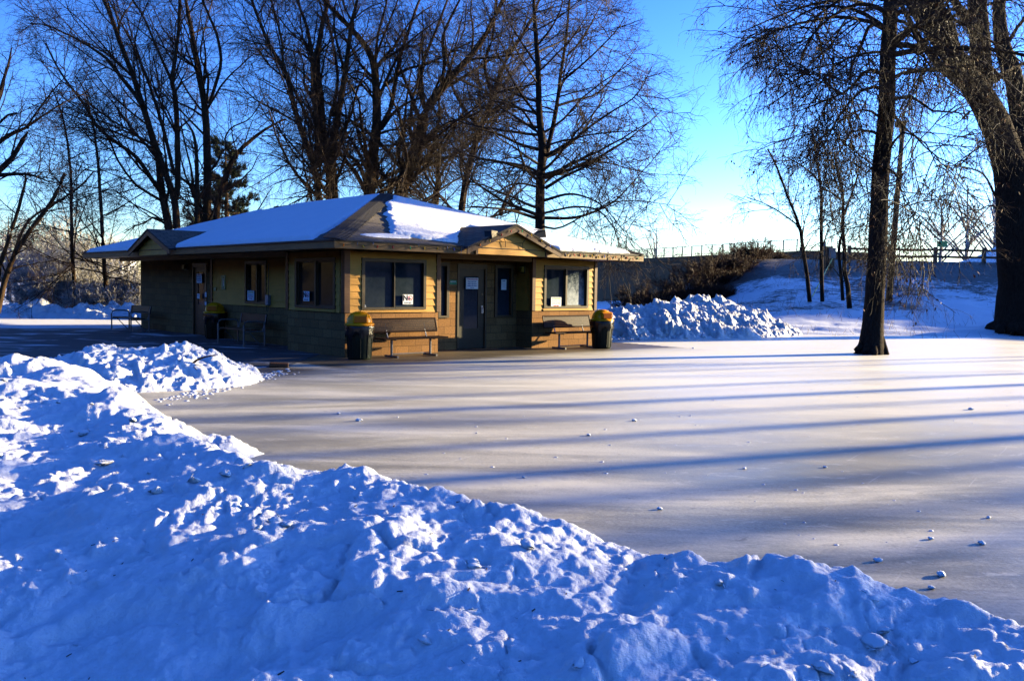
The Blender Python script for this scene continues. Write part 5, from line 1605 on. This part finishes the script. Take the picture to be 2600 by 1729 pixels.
# pines
def conifer(name, x_, y_, ht, rw, seed, label, nwh=16, lo=.1, needle_n=16, group=None, sparse=1.0):
    g = np.random.default_rng(seed); z_ = tz(x_, y_)
    root = empty(name, (x_, y_, z_)); tag(root, label, 'tree', group)
    Q, r_ = smooth_path([(0, 0, -.1), (.1, 0, ht * .5), (0, .05, ht)], [.022 * ht, .015 * ht, .01], 14)
    parts = [tubes_np(Q[None], r_[None], 9)]
    n = int(nwh * 5 * sparse); h = np.linspace(lo * ht, ht * .98, n) + g.normal(size=n) * .05 * ht / nwh
    a = g.uniform(0, 6.28, n); L_ = rw * (1.08 - (h - lo * ht) / (ht * (1 - lo))) ** .8 * g.uniform(.55, 1.15, n)
    m = 9; t = np.linspace(0, 1, m)
    P = np.zeros((n, m, 3)); P[:, :, 0] = np.cos(a)[:, None] * L_[:, None] * t; P[:, :, 1] = np.sin(a)[:, None] * L_[:, None] * t
    P[:, :, 2] = h[:, None] + L_[:, None] * (-.18 * t + .30 * t ** 2.2)[None]
    Rb = np.maximum(.018 * L_[:, None] * np.linspace(1, .3, m), .008)
    parts.append(tubes_np(P, Rb, 5))
    P2, R2 = spawn(P, Rb, g, np.ceil(L_ * 9), .25, 1, (.4, 1.0), .35, .35, .5, .005, 5, .5, .1)
    parts.append(tubes_np(P2, R2, 3))
    V, Fq = join(parts); np_mesh('trunk', V, Fq, M['bark'], root, smooth=True)
    # needles in brushes round every twig
    B = len(P2); k = needle_n
    t = g.uniform(.25, 1.05, (B, k)); f = np.clip(t, 0, .999) * 4; i0 = f.astype(int); u = (f - i0)[..., None]
    bi = np.arange(B)[:, None]
    c = P2[bi, i0] * (1 - u) + P2[bi, np.minimum(i0 + 1, 4)] * u
    T = P2[:, -1] - P2[:, 0]; T /= np.linalg.norm(T, axis=1, keepdims=True); T = T[:, None]
    d = g.normal(size=c.shape) * .75 + T * .9 + np.array([0, 0, .25]); d /= np.linalg.norm(d, axis=2, keepdims=True)
    w = np.cross(d, g.normal(size=c.shape)); w /= np.linalg.norm(w, axis=2, keepdims=True)
    s_ = g.uniform(.09, .17, c.shape[:2])[..., None]
    Vn = np.stack([c - w * .010, c + w * .010, c + d * s_ * 1.3 + w * .010, c + d * s_ * 1.3 - w * .010], 2).reshape(-1, 3)
    np_mesh('needles', Vn, np.arange(len(Vn)).reshape(-1, 4), M['needle'], root)
    return root


p = at(572, 560, 55)
conifer('pine_tree', p[0], 55, 11.9, 3.3, 401, 'dark green pine among bare trunks behind the left part of the roof', 24, .14, 60)

for i, (c_, dd, hh) in enumerate([(1.3, 33, 17), (-2.6, 30, 16), (-6.5, 33, 17), (2.6, 44, 15)]):  # spruces added out of view to keep the near bank in shade
    conifer('shade_spruce', sd[0] * dd, c_ + sd[1] * dd, hh, 3.0, 420 + i, 'unseen dark spruce added beyond the right edge to shade the near snow', 12, .08, 7, 'spruces added to shade the near snow')
# ================================================================== bushes and far things
def bush(name, x_, y_, h_, w_, seed, label, m, group, n=40, rm=.008, cat='bush', dens=1.0, z_=None, up=.5, lean=.55):
    g = np.random.default_rng(seed); z_ = tz(x_, y_) if z_ is None else z_
    root = empty(name, (x_, y_, z_)); tag(root, label, cat, group)
    a = g.uniform(0, 6.28, n); l_ = g.uniform(.1, 1, n) ** .6 * lean
    m_ = 8; P = np.zeros((n, m_, 3)); d = np.stack([np.cos(a) * l_ * w_ / h_, np.sin(a) * l_ * w_ / h_, np.ones(n)], 1); d /= np.linalg.norm(d, axis=1, keepdims=True)
    P[:, 0] = np.stack([g.normal(size=n) * w_ * .12, g.normal(size=n) * w_ * .12, np.zeros(n) - .05], 1)
    st = (h_ * g.uniform(.6, 1.1, n) / (m_ - 1))[:, None]
    for i in range(1, m_):
        d = d + g.normal(size=d.shape) * .10; d /= np.linalg.norm(d, axis=1, keepdims=True); P[:, i] = P[:, i - 1] + d * st
    Rb = np.maximum(.010 * h_ * np.linspace(1, .3, m_)[None] * g.uniform(.5, 1.1, (n, 1)), rm)
    parts = [tubes_np(P, Rb, 4)]
    P1, R1 = spawn(P, Rb, g, int(9 * dens), .1, 1, (.35, 1.1), .34, .3, .6, rm, 5, up, .15); parts.append(tubes_np(P1, R1, 3))
    P2, R2 = spawn(P1, R1, g, int(6 * dens), .1, 1, (.4, 1.2), .5, .18, .7, rm * .9, 4, .2, .18); parts.append(tubes_np(P2, R2, 3))
    V, Fq = join(parts); o_ = np_mesh('branches', V, Fq, M[m], root)
    return root


# dark brush on the bank below the bridge
bl = [(1640, 50, 3.2, 2.6), (1690, 52, 3.9, 3.4), (1745, 54, 4.1, 3.8), (1800, 56, 3.8, 3.8), (1850, 58, 3.1, 3.6), (1905, 64, 2.6, 3.4), (1660, 46, 1.8, 2.2), (1740, 48, 2.0, 2.8), (1820, 50, 1.5, 2.6), (1960, 70, 1.6, 3.0)]
for i, (u, Y_, h_, w_) in enumerate(bl):
    p = at(u, 700, Y_); h_ = h_ * .66
    bush('brush', p[0], Y_, h_, w_, 500 + i, 'dark leafless brush in the thicket between the bridge and the snow heap', 'twig_red', 'dark brush below the bridge', 80, .011, dens=1.35, z_=max(tz(p[0], Y_), -.2), lean=1.1)
# frosted growth by the river on the left
GF = 'frosted bushes by the river'
for i, (u, Y_, zb_, h_, w_, lab, n_) in enumerate([
    (170, 47, -1.3, 5.6, 3.6, 'largest frost covered bush by the river, crossed by the slim trunk', 60), (120, 46, -1.2, 3.0, 2.2, 'low frosted bush at the foot of the largest one', 40),
    (235, 46, -1.0, 2.6, 2.2, 'frosted bush between the two slim trunks', 45), (300, 45, -.9, 2.6, 1.9, 'feathery frosted bush right of the slim trunk under the roof tip', 45), (345, 46, -1.0, 3.0, 2.0, 'frosted bush beside the left end of the building', 45), (205, 44.5, -.8, 1.8, 1.6, 'small frosted bush behind the snow ridge', 40)]):
    p = at(u, 700, Y_); bush('frosted_bush', p[0], Y_, h_, w_, 520 + i, lab, 'frost_twig', GF, n_ + 75, .016, z_=zb_, dens=1.5, lean=.9)
# far bank
for i, (u, Y_, h_, lab) in enumerate([(20, 128, 13, 'far bare tree across the river, nearest the left edge'), (75, 140, 12, 'far spreading bare tree across the river'), (130, 135, 11.5, 'round bare tree across the river beyond the frosted bush'), (205, 150, 11, 'pale bare tree across the river right of the round one'),
                                      (262, 165, 10, 'far bare tree across the river left of the building'), (320, 160, 9, 'far bare tree seen under the left eave')]):
    p = at(u, 700, Y_); z_ = tz(p[0], Y_); x_ = p[0]
    g = np.random.default_rng(600 + i)
    lm = [([(x_, Y_, z_ - .2), (x_ + .2, Y_, z_ + h_ * .3), (x_, Y_, z_ + h_ * .9)], [.32, .24, .05])]
    for k in range(12):
        a = g.uniform(0, 6.28); q = h_ * g.uniform(.3, .5); h0 = z_ + h_ * g.uniform(.12, .45)
        lm.append(([(x_, Y_, h0), (x_ + math.cos(a) * q * .5, Y_ + math.sin(a) * q * .5, h0 + q * .55), (x_ + math.cos(a) * q, Y_ + math.sin(a) * q, h0 + q * .95)], [.14, .09, .03]))
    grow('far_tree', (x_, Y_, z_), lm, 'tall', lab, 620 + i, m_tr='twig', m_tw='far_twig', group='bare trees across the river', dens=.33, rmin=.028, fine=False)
for i, (u, Y_, h_, lab) in enumerate([(2385, 95, 9, 'frosted tree beyond the fence, left one'), (2450, 92, 10, 'frosted tree beyond the fence next to the big trunk'), (2520, 90, 12, 'frosted tree beyond the fence, partly behind the big trunk'), (1665, 130, 11, 'pale far tree beyond the bridge railing')]):
    p = at(u, 640, Y_); x_ = p[0]; z_ = tz(x_, Y_)
    g = np.random.default_rng(640 + i)
    lm = [([(x_, Y_, z_ - .2), (x_ + .2, Y_, z_ + h_ * .3), (x_, Y_, z_ + h_ * .9)], [.2, .15, .04])]
    for k in range(12):
        a = g.uniform(0, 6.28); q = h_ * g.uniform(.3, .5); h0 = z_ + h_ * g.uniform(.05, .45)
        lm.append(([(x_, Y_, h0), (x_ + math.cos(a) * q * .5, Y_ + math.sin(a) * q * .5, h0 + q * .5), (x_ + math.cos(a) * q, Y_ + math.sin(a) * q, h0 + q * .85)], [.1, .07, .03]))
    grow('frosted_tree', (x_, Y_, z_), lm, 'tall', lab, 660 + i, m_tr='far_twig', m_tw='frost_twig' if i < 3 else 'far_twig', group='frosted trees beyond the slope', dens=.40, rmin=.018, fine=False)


def house_at(u, Y_, w_, h_, d_, m, label, roofh=1.2, nwin=3):
    p = at(u, 700, Y_); z_ = tz(p[0], Y_)
    r = empty('far_house', (p[0], Y_, z_)); tag(r, label, 'house', 'houses across the river')
    MB().box(-w_ / 2, w_ / 2, 0, d_, -.5, h_).build('wall', M[m], r)
    MB().prism([(-w_ / 2 - .4, h_ + .002), (w_ / 2 + .4, h_ + .002), (0, h_ + roofh)], 'y', -.4, d_ + .4).build('roof', M['snow'], r)
    for k in range(nwin):
        x_ = -w_ / 2 + w_ * (k + .5) / nwin
        MB().box(x_ - .5, x_ + .5, -.04, .0, h_ * .45, h_ * .8).build('window', M['glass'], r)


house_at(62, 172, 13, 3.4, 8, 'house', 'long low dark house across the river behind the leaning trunks', .9, 5)
house_at(279, 185, 5, 6, 7, 'house_w', 'narrow pale blue house across the river under the roof tip', 1.4, 2)
house_at(112, 190, 10, 3.5, 8, 'house', 'small house across the river behind the round tree', 1.6, 3)

# ------------------------------------------------------------------ bridge with railing
pr, pl = at(2022, 640, 84), at(1560, 655, 118)
br = empty('road_bridge', (pr[0], 84, 0)); tag(br, 'concrete road bridge with dark railing above the brush', 'bridge')
D_ = Vector((pl[0] - pr[0], 118 - 84, 0)); LB = 120.0; aB = math.atan2(D_.y, D_.x); br.rotation_euler = (0, 0, aB)
zd = at(2001, 638, 84.6)[2]
z2_ = at(1635, 648, 112)[2]
MB().box(-1.5, LB, -9.5, 0, zd - .55, zd).build('deck', M['concrete'], br)
MB().box(-1.4, LB, -9.0, -.35, zd - 2.0, zd - .552).build('girder', M['concrete'], br)
ab = MB(); ab.box(-1.5, 62, -9.4, .35, -1, zd - .62); ab.prism([(-1.5, -1), (-16, -1), (-1.5, zd - .7)], 'y', -.1, .30); ab.build('abutment', M['concrete'], br)
for x_ in (78, 100): MB().box(x_, x_ + 1.6, -9.2, -.2, -4, zd - 2.02).build('pier', M['concrete'], br)
ra = MB(); ra.box(0, LB, -.12, -.05, zd + 1.06, zd + 1.12); ra.box(0, LB, -.11, -.06, zd + .12, zd + .17); ra.build('handrail', M['rail'], br)
n_ = 60
for k in range(n_): MB().box(k * 2.0, k * 2.0 + .08, -.13, -.04, zd, zd + 1.10).build('rail_post', M['rail'], br)
bal = MB()
for k in range(int(LB / .25)): bal.box(k * .25 + .1, k * .25 + .125, -.10, -.07, zd + .17, zd + 1.06)
bo = bal.build('baluster', M['rail'], br); bo['kind'] = 'stuff'
MB().tube([(0, -.085, zd + 1.09), (-1.4, -.085, zd + .05)], .03, 6).build('end_brace', M['rail'], br)

# ------------------------------------------------------------------ split rail fence along the top of the slope
fx = [2155.5, 2258, 2374.8, 2498.4, 2625]
FY = 61.5
fr_ = empty('rail_fence', (at(2155.5, 655, FY)[0], FY, tz(at(2155.5, 655, FY)[0], FY))); tag(fr_, 'dark wooden split rail fence along the top of the snowy slope', 'fence')
O_ = np.array(fr_.location)
ps = [np.array([at(u, 650, FY)[0], FY, 0]) for u in fx]
for q in ps: q[2] = tz(q[0], q[1])
for q in ps: MB().box(-.11, .11, -.10, .10, -.3, 1.0, Matrix.Translation(Vector(q - O_))).build('fence_post', M['post'], fr_, bevel=.01)
for a_, b2 in zip(ps[:-1], ps[1:]):
    for h_ in (.34, .80):
        a3, b3 = Vector(a_ - O_) + Vector((0, 0, h_)), Vector(b2 - O_) + Vector((0, 0, h_)); md = a3.lerp(b3, .5) + Vector((0, 0, -.03 + random.uniform(-.02, .02)))
        MB().tube([a3, md, b3], [.08, .09, .08], 7).build('rail', M['post'], fr_)
p = hit(2032, 652, 40, 90); r = empty('wooden_post', (p[0], p[1], p[2])); tag(r, 'single short wooden post between the bridge end and the slope trees', 'post')
MB().box(-.09, .09, -.09, .09, -.3, .95).build('post_body', M['post'], r, bevel=.01)
# low far railing seen between the trees
p1, p2 = at(2010, 655, 78), at(2115, 655, 78); r = empty('far_railing', (p1[0], 78, tz(p1[0], 78))); tag(r, 'low metal railing seen on the skyline left of the cabinet', 'railing')
Lr = p2[0] - p1[0] + 8; rr_ = MB(); rr_.box(0, Lr, -.03, .03, .78, .84); rr_.build('handrail', M['rail'], r)
bb_ = MB()
for k in range(int(Lr / .22)): bb_.box(k * .22, k * .22 + .05, -.02, .02, -.2, .78)
bb_.build('baluster', M['rail'], r)

# utility cabinet, pole and guy wires
hc = at(2103, 655, 56); r = empty('utility_cabinet', (hc[0], 56, tz(hc[0], 56))); tag(r, 'dark utility cabinet with a grey meter box on the slope', 'cabinet')
MB().box(-.30, .22, -.15, .15, -.4, 1.30).build('cabinet_body', M['post'], r, bevel=.01); MB().box(-.04, .34, -.36, -.152, .55, 1.20).build('meter_box', M['meter'], r, bevel=.02); MB().box(-.06, .30, -.30, -.152, 0, .5).build('lower_box', M['bronze'], r, bevel=.01)
MB().lathe([(.001, -.41), (.07, -.405), (.07, -.37), (.001, -.368)], 12).build('meter_dial', M['glass'], r).rotation_euler = (0, 0, 0)
MB().box(-.33, -.20, -.05, .05, 1.302, 1.60).build('vent_cap', M['meter'], r)
ga, gb = Vector(at(2113, 658, 55)), Vector(hit(2062, 752, 30, 70)); r = empty('guy_wire', gb); tag(r, 'yellow sleeved guy wire slanting down behind the thin trees', 'guy wire'); MB().tube([(0, 0, -.05), ga - gb], .03, 6).build('wire_guard', M['caution'], r)
pb = hit(2257, 762, 30, 80); pt = at(2293, 318, pb[1]); r = empty('utility_pole', pb); tag(r, 'leaning wooden utility pole behind the tree in the ice', 'pole')
MB().tube([(0, 0, -.2), (pt[0] - pb[0]) * .5 * Vector((1, 0, 0)) + Vector((0, 0, (pt[2] - pb[2]) / 2)), (pt[0] - pb[0], 0, pt[2] - pb[2])], [.16, .13, .10], 12).build('pole', M['polewood'], r, smooth=True)
hd_ = MB(); hd_.box(-.26, .20, -.18, .18, -.16, .14); o_ = hd_.build('pole_head', M['bin'], r, bevel=.06); o_.location = (pt[0] - pb[0] - .1, 0, pt[2] - pb[2] + .05)
g2_ = at(2302, 385, pb[1]); g1_ = hit(2277, 740, 30, 80); MB().tube([g1_ - pb, g2_ - pb], .018, 5).build('ground_wire', M['steel'], r)
# highway sign
p = at(2392, 620, 88); r = empty('road_sign', (p[0], 88, tz(p[0], 88))); tag(r, 'small green road sign beyond the split rail fence', 'sign')
q = p[2] - tz(p[0], 88); MB().box(-.5, .5, -.03, 0, q - .28, q + .28).build('sign_face', M['hwy_green'], r); MB().tube([(0, .03, -.2), (0, .03, q)], .04, 6).build('sign_post', M['steel'], r)

# ------------------------------------------------------------------ small things
def stick(name, pts, r, label, cat):
    o_ = MB().tube([Vector(p) - Vector(pts[0]) for p in pts], r, 6).build(name, M['twig_red'], None, smooth=True); o_.location = pts[0]; tag(o_, label, cat); return o_


q0 = onground(488, 921, .42)
cz = lambda x_, y_, d=.03: (x_, y_, midz(x_, y_) + d)
sx, sy = -5.30, 14.78
cand = [(abs(at(488, 921, yy)[2] - midz(at(488, 921, yy)[0], yy)), yy) for yy in np.arange(13.5, 16.5, .02)]
sy = min(cand)[1]; sb = at(488, 921, sy)
pts = [sb + np.array([0, 0, -.02]), at(500, 914, sy), at(518, 907, sy), at(535, 903.5, sy), at(550, 902.5, sy)]
br_ = empty('fallen_branch', tuple(pts[0])); tag(br_, 'crooked dry stick poking out of the snow heap', 'stick')
MB().tube([Vector(p - pts[0]) for p in pts], [.022, .017, .014, .011, .006], 6).build('stem', M['twig_red'], br_, smooth=True)
MB().tube([(0, 0, 0), (.07, -.10, -.05), (.15, -.14, -.10)], [.012, .009, .004], 5).build('side_twig', M['twig_red'], br_); MB().tube([(0, 0, 0), (.10, -.06, -.01), (.20, -.10, -.03)], [.010, .007, .003], 5).build('side_twig', M['twig_red'], br_)
lp = onground(708, 933); lg = MB().box(-.19, .19, -.10, .10, 0, .09).build('brick', M['trim'], None, bevel=.02); lg.location = (lp[0], lp[1], .004); lg.rotation_euler = (.02, .05, .25); tag(lg, 'dark brown wooden block lying on the ice near the snow heap', 'wood block'); lg.name = 'wood_block'


def chunk_mesh(seed, r):
    bm = bmesh.new(); bmesh.ops.create_icosphere(bm, subdivisions=4, radius=1.0)
    g = np.random.default_rng(seed); o1 = g.uniform(0, 50, 3)
    for v in bm.verts:
        n_ = float(pn(v.co.x * 1.7 + o1[0] + v.co.z, v.co.y * 1.7 + o1[1] + v.co.z * .7)); n2 = float(pn(v.co.x * 5 + o1[0], (v.co.y + v.co.z) * 5 + o1[1]))
        v.co = v.co * (1 + .35 * n_ + .12 * n2); v.co.z *= .6
        v.co *= r
    for f in bm.faces: f.smooth = True
    me = bpy.data.meshes.new('snow_chunk'); bm.to_mesh(me); bm.free(); me.materials.append(M['snow_lump'])
    return me


cm = [chunk_mesh(i, 1.0) for i in range(4)]
for i, (u, v, s_) in enumerate([(911, 1069, .055), (860, 1051, .04), (595, 976, .05), (560, 979, .045), (1050, 890, .03), (1610, 1069, .045), (1495, 1106, .04), (1675, 1293, .035), (1890, 1190, .03), (2095, 1187, .03), (2363, 1369, .035), (2492, 1381, .045), (2230, 1425, .045), (2390, 1462, .055), (2365, 1494, .035), (2510, 1315, .03),
                                   (2465, 1040, .05), (1760, 885, .04), (660, 968, .04), (620, 950, .035), (1010, 1060, .02), (1330, 1213, .025), (1210, 1100, .02)]):
    p = onground(u, v, 0); o_ = bpy.data.objects.new('snow_chunk', cm[i % 4]); C.objects.link(o_); o_.location = (p[0], p[1], s_ * .25); k_ = s_ * (p[1] ** .3) * .27; o_.scale = (k_ * 1.3, k_, k_); o_.rotation_euler = (0, 0, i * 1.3)
    tag(o_, 'small lump of snow lying on the open ice', 'snow chunk', 'snow chunks scattered on the ice')
# broken slabs of crust lying on the near bank
def slab_mesh(seed):
    g = np.random.default_rng(seed); bm = bmesh.new()
    for i in range(16):
        d = g.normal(size=3); d /= np.linalg.norm(d); d *= g.uniform(.75, 1.1); bm.verts.new((d[0], d[1] * .8, d[2] * .5))
    r_ = bmesh.ops.convex_hull(bm, input=bm.verts); bmesh.ops.delete(bm, geom=list({v for v in bm.verts if not v.link_faces}), context='VERTS')
    bmesh.ops.bevel(bm, geom=list(bm.edges), offset=.10, segments=2, affect='EDGES')
    bmesh.ops.subdivide_edges(bm, edges=[e for e in bm.edges if e.calc_length() > .25], cuts=2, use_grid_fill=True)
    for v in bm.verts: v.co += v.co.normalized() * .07 * float(pn(v.co.x * 3 + seed, (v.co.y + v.co.z) * 3))
    for f in bm.faces: f.smooth = True
    me = bpy.data.meshes.new('snow_lump'); bm.to_mesh(me); bm.free(); me.materials.append(M['snow_lump']); return me


sm = [slab_mesh(i + 3) for i in range(5)]; g = np.random.default_rng(15); n_ = 0
while n_ < 46:
    j = int(g.integers(0, len(crest) - 3)); f = g.random(); x_ = crest[j][0] * (1 - f) + crest[j + 1][0] * f + g.normal() * .25 - abs(g.normal()) * .5; y_ = crest[j][1] * (1 - f) + crest[j + 1][1] * f - abs(g.normal()) * .7
    z_ = bankz(x_, y_)
    if z_ < .2 or y_ < 2: continue
    o_ = bpy.data.objects.new('snow_lump', sm[n_ % 5]); C.objects.link(o_); k_ = g.uniform(.018, .06) * (1.5 if g.random() > .9 else 1); o_.location = (x_, y_, z_ + k_ * .18); o_.scale = (k_ * g.uniform(.9, 1.5), k_, k_ * g.uniform(.7, 1.1)); o_.rotation_euler = (g.normal() * .3, g.normal() * .3, g.uniform(0, 6)); n_ += 1
    tag(o_, 'broken lump of snow crust resting on the near snow bank', 'snow chunk', 'crust lumps on the near bank')
# frozen blisters and crumbs on the near ice
g = np.random.default_rng(31); VV = []; FF = []; n0 = 0
for i in range(900):
    a = g.uniform(-.1, .58); d_ = 4.5 + 14 * g.random() ** 1.5; x_, y_ = d_ * math.sin(a), d_ * math.cos(a)
    if i < 260 and pn(x_ * .6, y_ * .6) < -.05: continue
    r_ = g.uniform(.006, .022)
    if 260 <= i < 560: f_ = g.random(); x_ = -5.15 + .55 * f_ + abs(g.normal()) * .22; y_ = 12.9 + 4.2 * f_ + g.normal() * .3; r_ = g.uniform(.012, .05)
    if 560 <= i: f_ = g.random(); x_ = 3.0 + 7.4 * f_; y_ = 29.9 + 4.4 * f_ ** 1.2 - abs(g.normal()) * .4; r_ = g.uniform(.03, .09)
    k = 8; hh = r_ * g.uniform(.18, .4); e_ = g.uniform(.4, 1)
    ring = lambda f, z: [(x_ + r_ * f * math.cos(6.283 * j / k) * (1 + .15 * math.sin(j * 2.1 + i)), y_ + e_ * r_ * f * math.sin(6.283 * j / k), z) for j in range(k)]
    VV += ring(1, -.002) + ring(.75, hh * .7) + ring(.3, hh); FF += [np.array([[n0 + q * k + j, n0 + q * k + (j + 1) % k, n0 + (q + 1) * k + (j + 1) % k, n0 + (q + 1) * k + j] for q in range(2) for j in range(k)])]; n0 += 3 * k
o_ = np_mesh('ice_crumbs', np.array(VV), np.concatenate(FF), M['snow_lump'], smooth=True); tag(o_, 'tiny frozen crumbs and blisters on the near ice', 'ice crumbs', kind='stuff')
# crumbs of debris on the near snow: bits of bark and twig
V = []; g = np.random.default_rng(77)
for i in range(230):
    a = g.uniform(-.62, .62); r_ = 1.6 * (1 + g.random() * 2.2); x_, y_ = r_ * math.sin(a), r_ * math.cos(a); z_ = bankz(x_, y_)
    if z_ < .18: continue
    l_ = g.uniform(.004, .016); w_ = g.uniform(.001, .0028); q = g.uniform(0, 3.14); dx, dy = math.cos(q) * l_, math.sin(q) * l_; ex, ey = -math.sin(q) * w_, math.cos(q) * w_
    V += [(x_ - dx - ex, y_ - dy - ey, z_ + .001), (x_ + dx - ex, y_ + dy - ey, z_ + .004), (x_ + dx + ex, y_ + dy + ey, z_ + .006), (x_ - dx + ex, y_ - dy + ey, z_ + .004)]
o_ = np_mesh('debris', np.array(V), np.arange(len(V)).reshape(-1, 4), M['twig_red']); tag(o_, 'bits of bark and twig scattered over the near snow', 'debris', kind='stuff')
# dry grass and weeds sticking out of the slope
V = []
for i in range(5200):
    x_, y_ = g.uniform(8, 34), g.uniform(33, 62)
    if pn(x_ * .35, y_ * .35) + .3 * pn(x_ * 1.3, y_ * 1.3) < g.uniform(-.15, .4): continue
    z_ = tz(x_, y_) - .05 if False else 0
    V.append((x_, y_))
V = np.array(V); Zs = terrain(V[:, 0], V[:, 1]) - .06
B = len(V); hgt = g.uniform(.10, .34, B) * (1 + 1.2 * (g.random(B) > .93)); P = np.zeros((B, 3, 3)); dr = g.normal(size=(B, 2)) * .12
for k in range(3): P[:, k] = np.stack([V[:, 0] + dr[:, 0] * k * .5, V[:, 1] + dr[:, 1] * k * .5, Zs + hgt * k / 2], 1)
Vg, Fg = tubes_np(P, np.full((B, 3), .006) * np.array([1, .8, .3]), 3)
o_ = np_mesh('dry_grass', Vg, Fg, M['grass']); tag(o_, 'dry weeds poking through the snow on the slope', 'dry grass', kind='stuff')
SKY_SAT, SKY_GAM, SKY_STR, EXPO, SKY_TINT, SKY_DUST = 1.03, 1.82, 0.048, 2.0, (.72, .66, .90), .2
DB = 0
# ================================================================== sky, sun, camera
w = bpy.data.worlds.new('World'); bpy.context.scene.world = w; w.use_nodes = True
nt = w.node_tree; bg = nt.nodes['Background']
sky = nt.nodes.new('ShaderNodeTexSky'); sky.sky_type = 'NISHITA'; sky.sun_disc = False
sky.sun_elevation = SUN_EL; sky.sun_rotation = SUN_AZ; sky.altitude = 250; sky.air_density = 1.0; sky.dust_density = SKY_DUST; sky.ozone_density = 3.0
hs = nt.nodes.new('ShaderNodeHueSaturation'); hs.inputs['Saturation'].default_value = SKY_SAT
gm = nt.nodes.new('ShaderNodeGamma'); gm.inputs['Gamma'].default_value = SKY_GAM
nt.links.new(sky.outputs['Color'], gm.inputs['Color']); nt.links.new(gm.outputs['Color'], hs.inputs['Color']); 
tn = nt.nodes.new('ShaderNodeMix'); tn.data_type = 'RGBA'; tn.blend_type = 'MULTIPLY'; tn.inputs[0].default_value = 1.0; tn.inputs[7].default_value = (*SKY_TINT, 1)
nt.links.new(hs.outputs['Color'], tn.inputs[6]); nt.links.new(tn.outputs[2], bg.inputs['Color'])
bg.inputs['Strength'].default_value = SKY_STR

sl = bpy.data.lights.new('sun', 'SUN'); sl.energy = 5.0; sl.angle = R(0.75); sl.color = (1.0, 0.82, 0.47)
so_ = bpy.data.objects.new('sun', sl); C.objects.link(so_)
so_.rotation_euler = Vector(tuple(-SUN)).to_track_quat('-Z', 'Y').to_euler(); so_.location = (40, 20, 30)

cam = bpy.data.cameras.new('camera'); cam.sensor_width = 36; cam.sensor_fit = 'HORIZONTAL'; cam.lens = F_PX / 2600 * 36; cam.clip_start = .05; cam.clip_end = 6000
co = bpy.data.objects.new('camera', cam); C.objects.link(co)
co.matrix_world = Matrix.Translation((0, 0, EYE)) @ Matrix.Rotation(math.pi / 2 - PITCH, 4, 'X') @ Matrix.Rotation(ROLL, 4, 'Z')
sc = bpy.context.scene; sc.camera = co
sc.view_settings.view_transform = 'Standard'; sc.view_settings.look = 'None'; sc.view_settings.gamma = 1.0; sc.view_settings.exposure = EXPO
sc.render.engine = 'CYCLES'
sc.cycles.max_bounces = 6; sc.cycles.diffuse_bounces = DB; sc.cycles.glossy_bounces = 3; sc.cycles.transmission_bounces = 4; sc.cycles.use_denoising = True
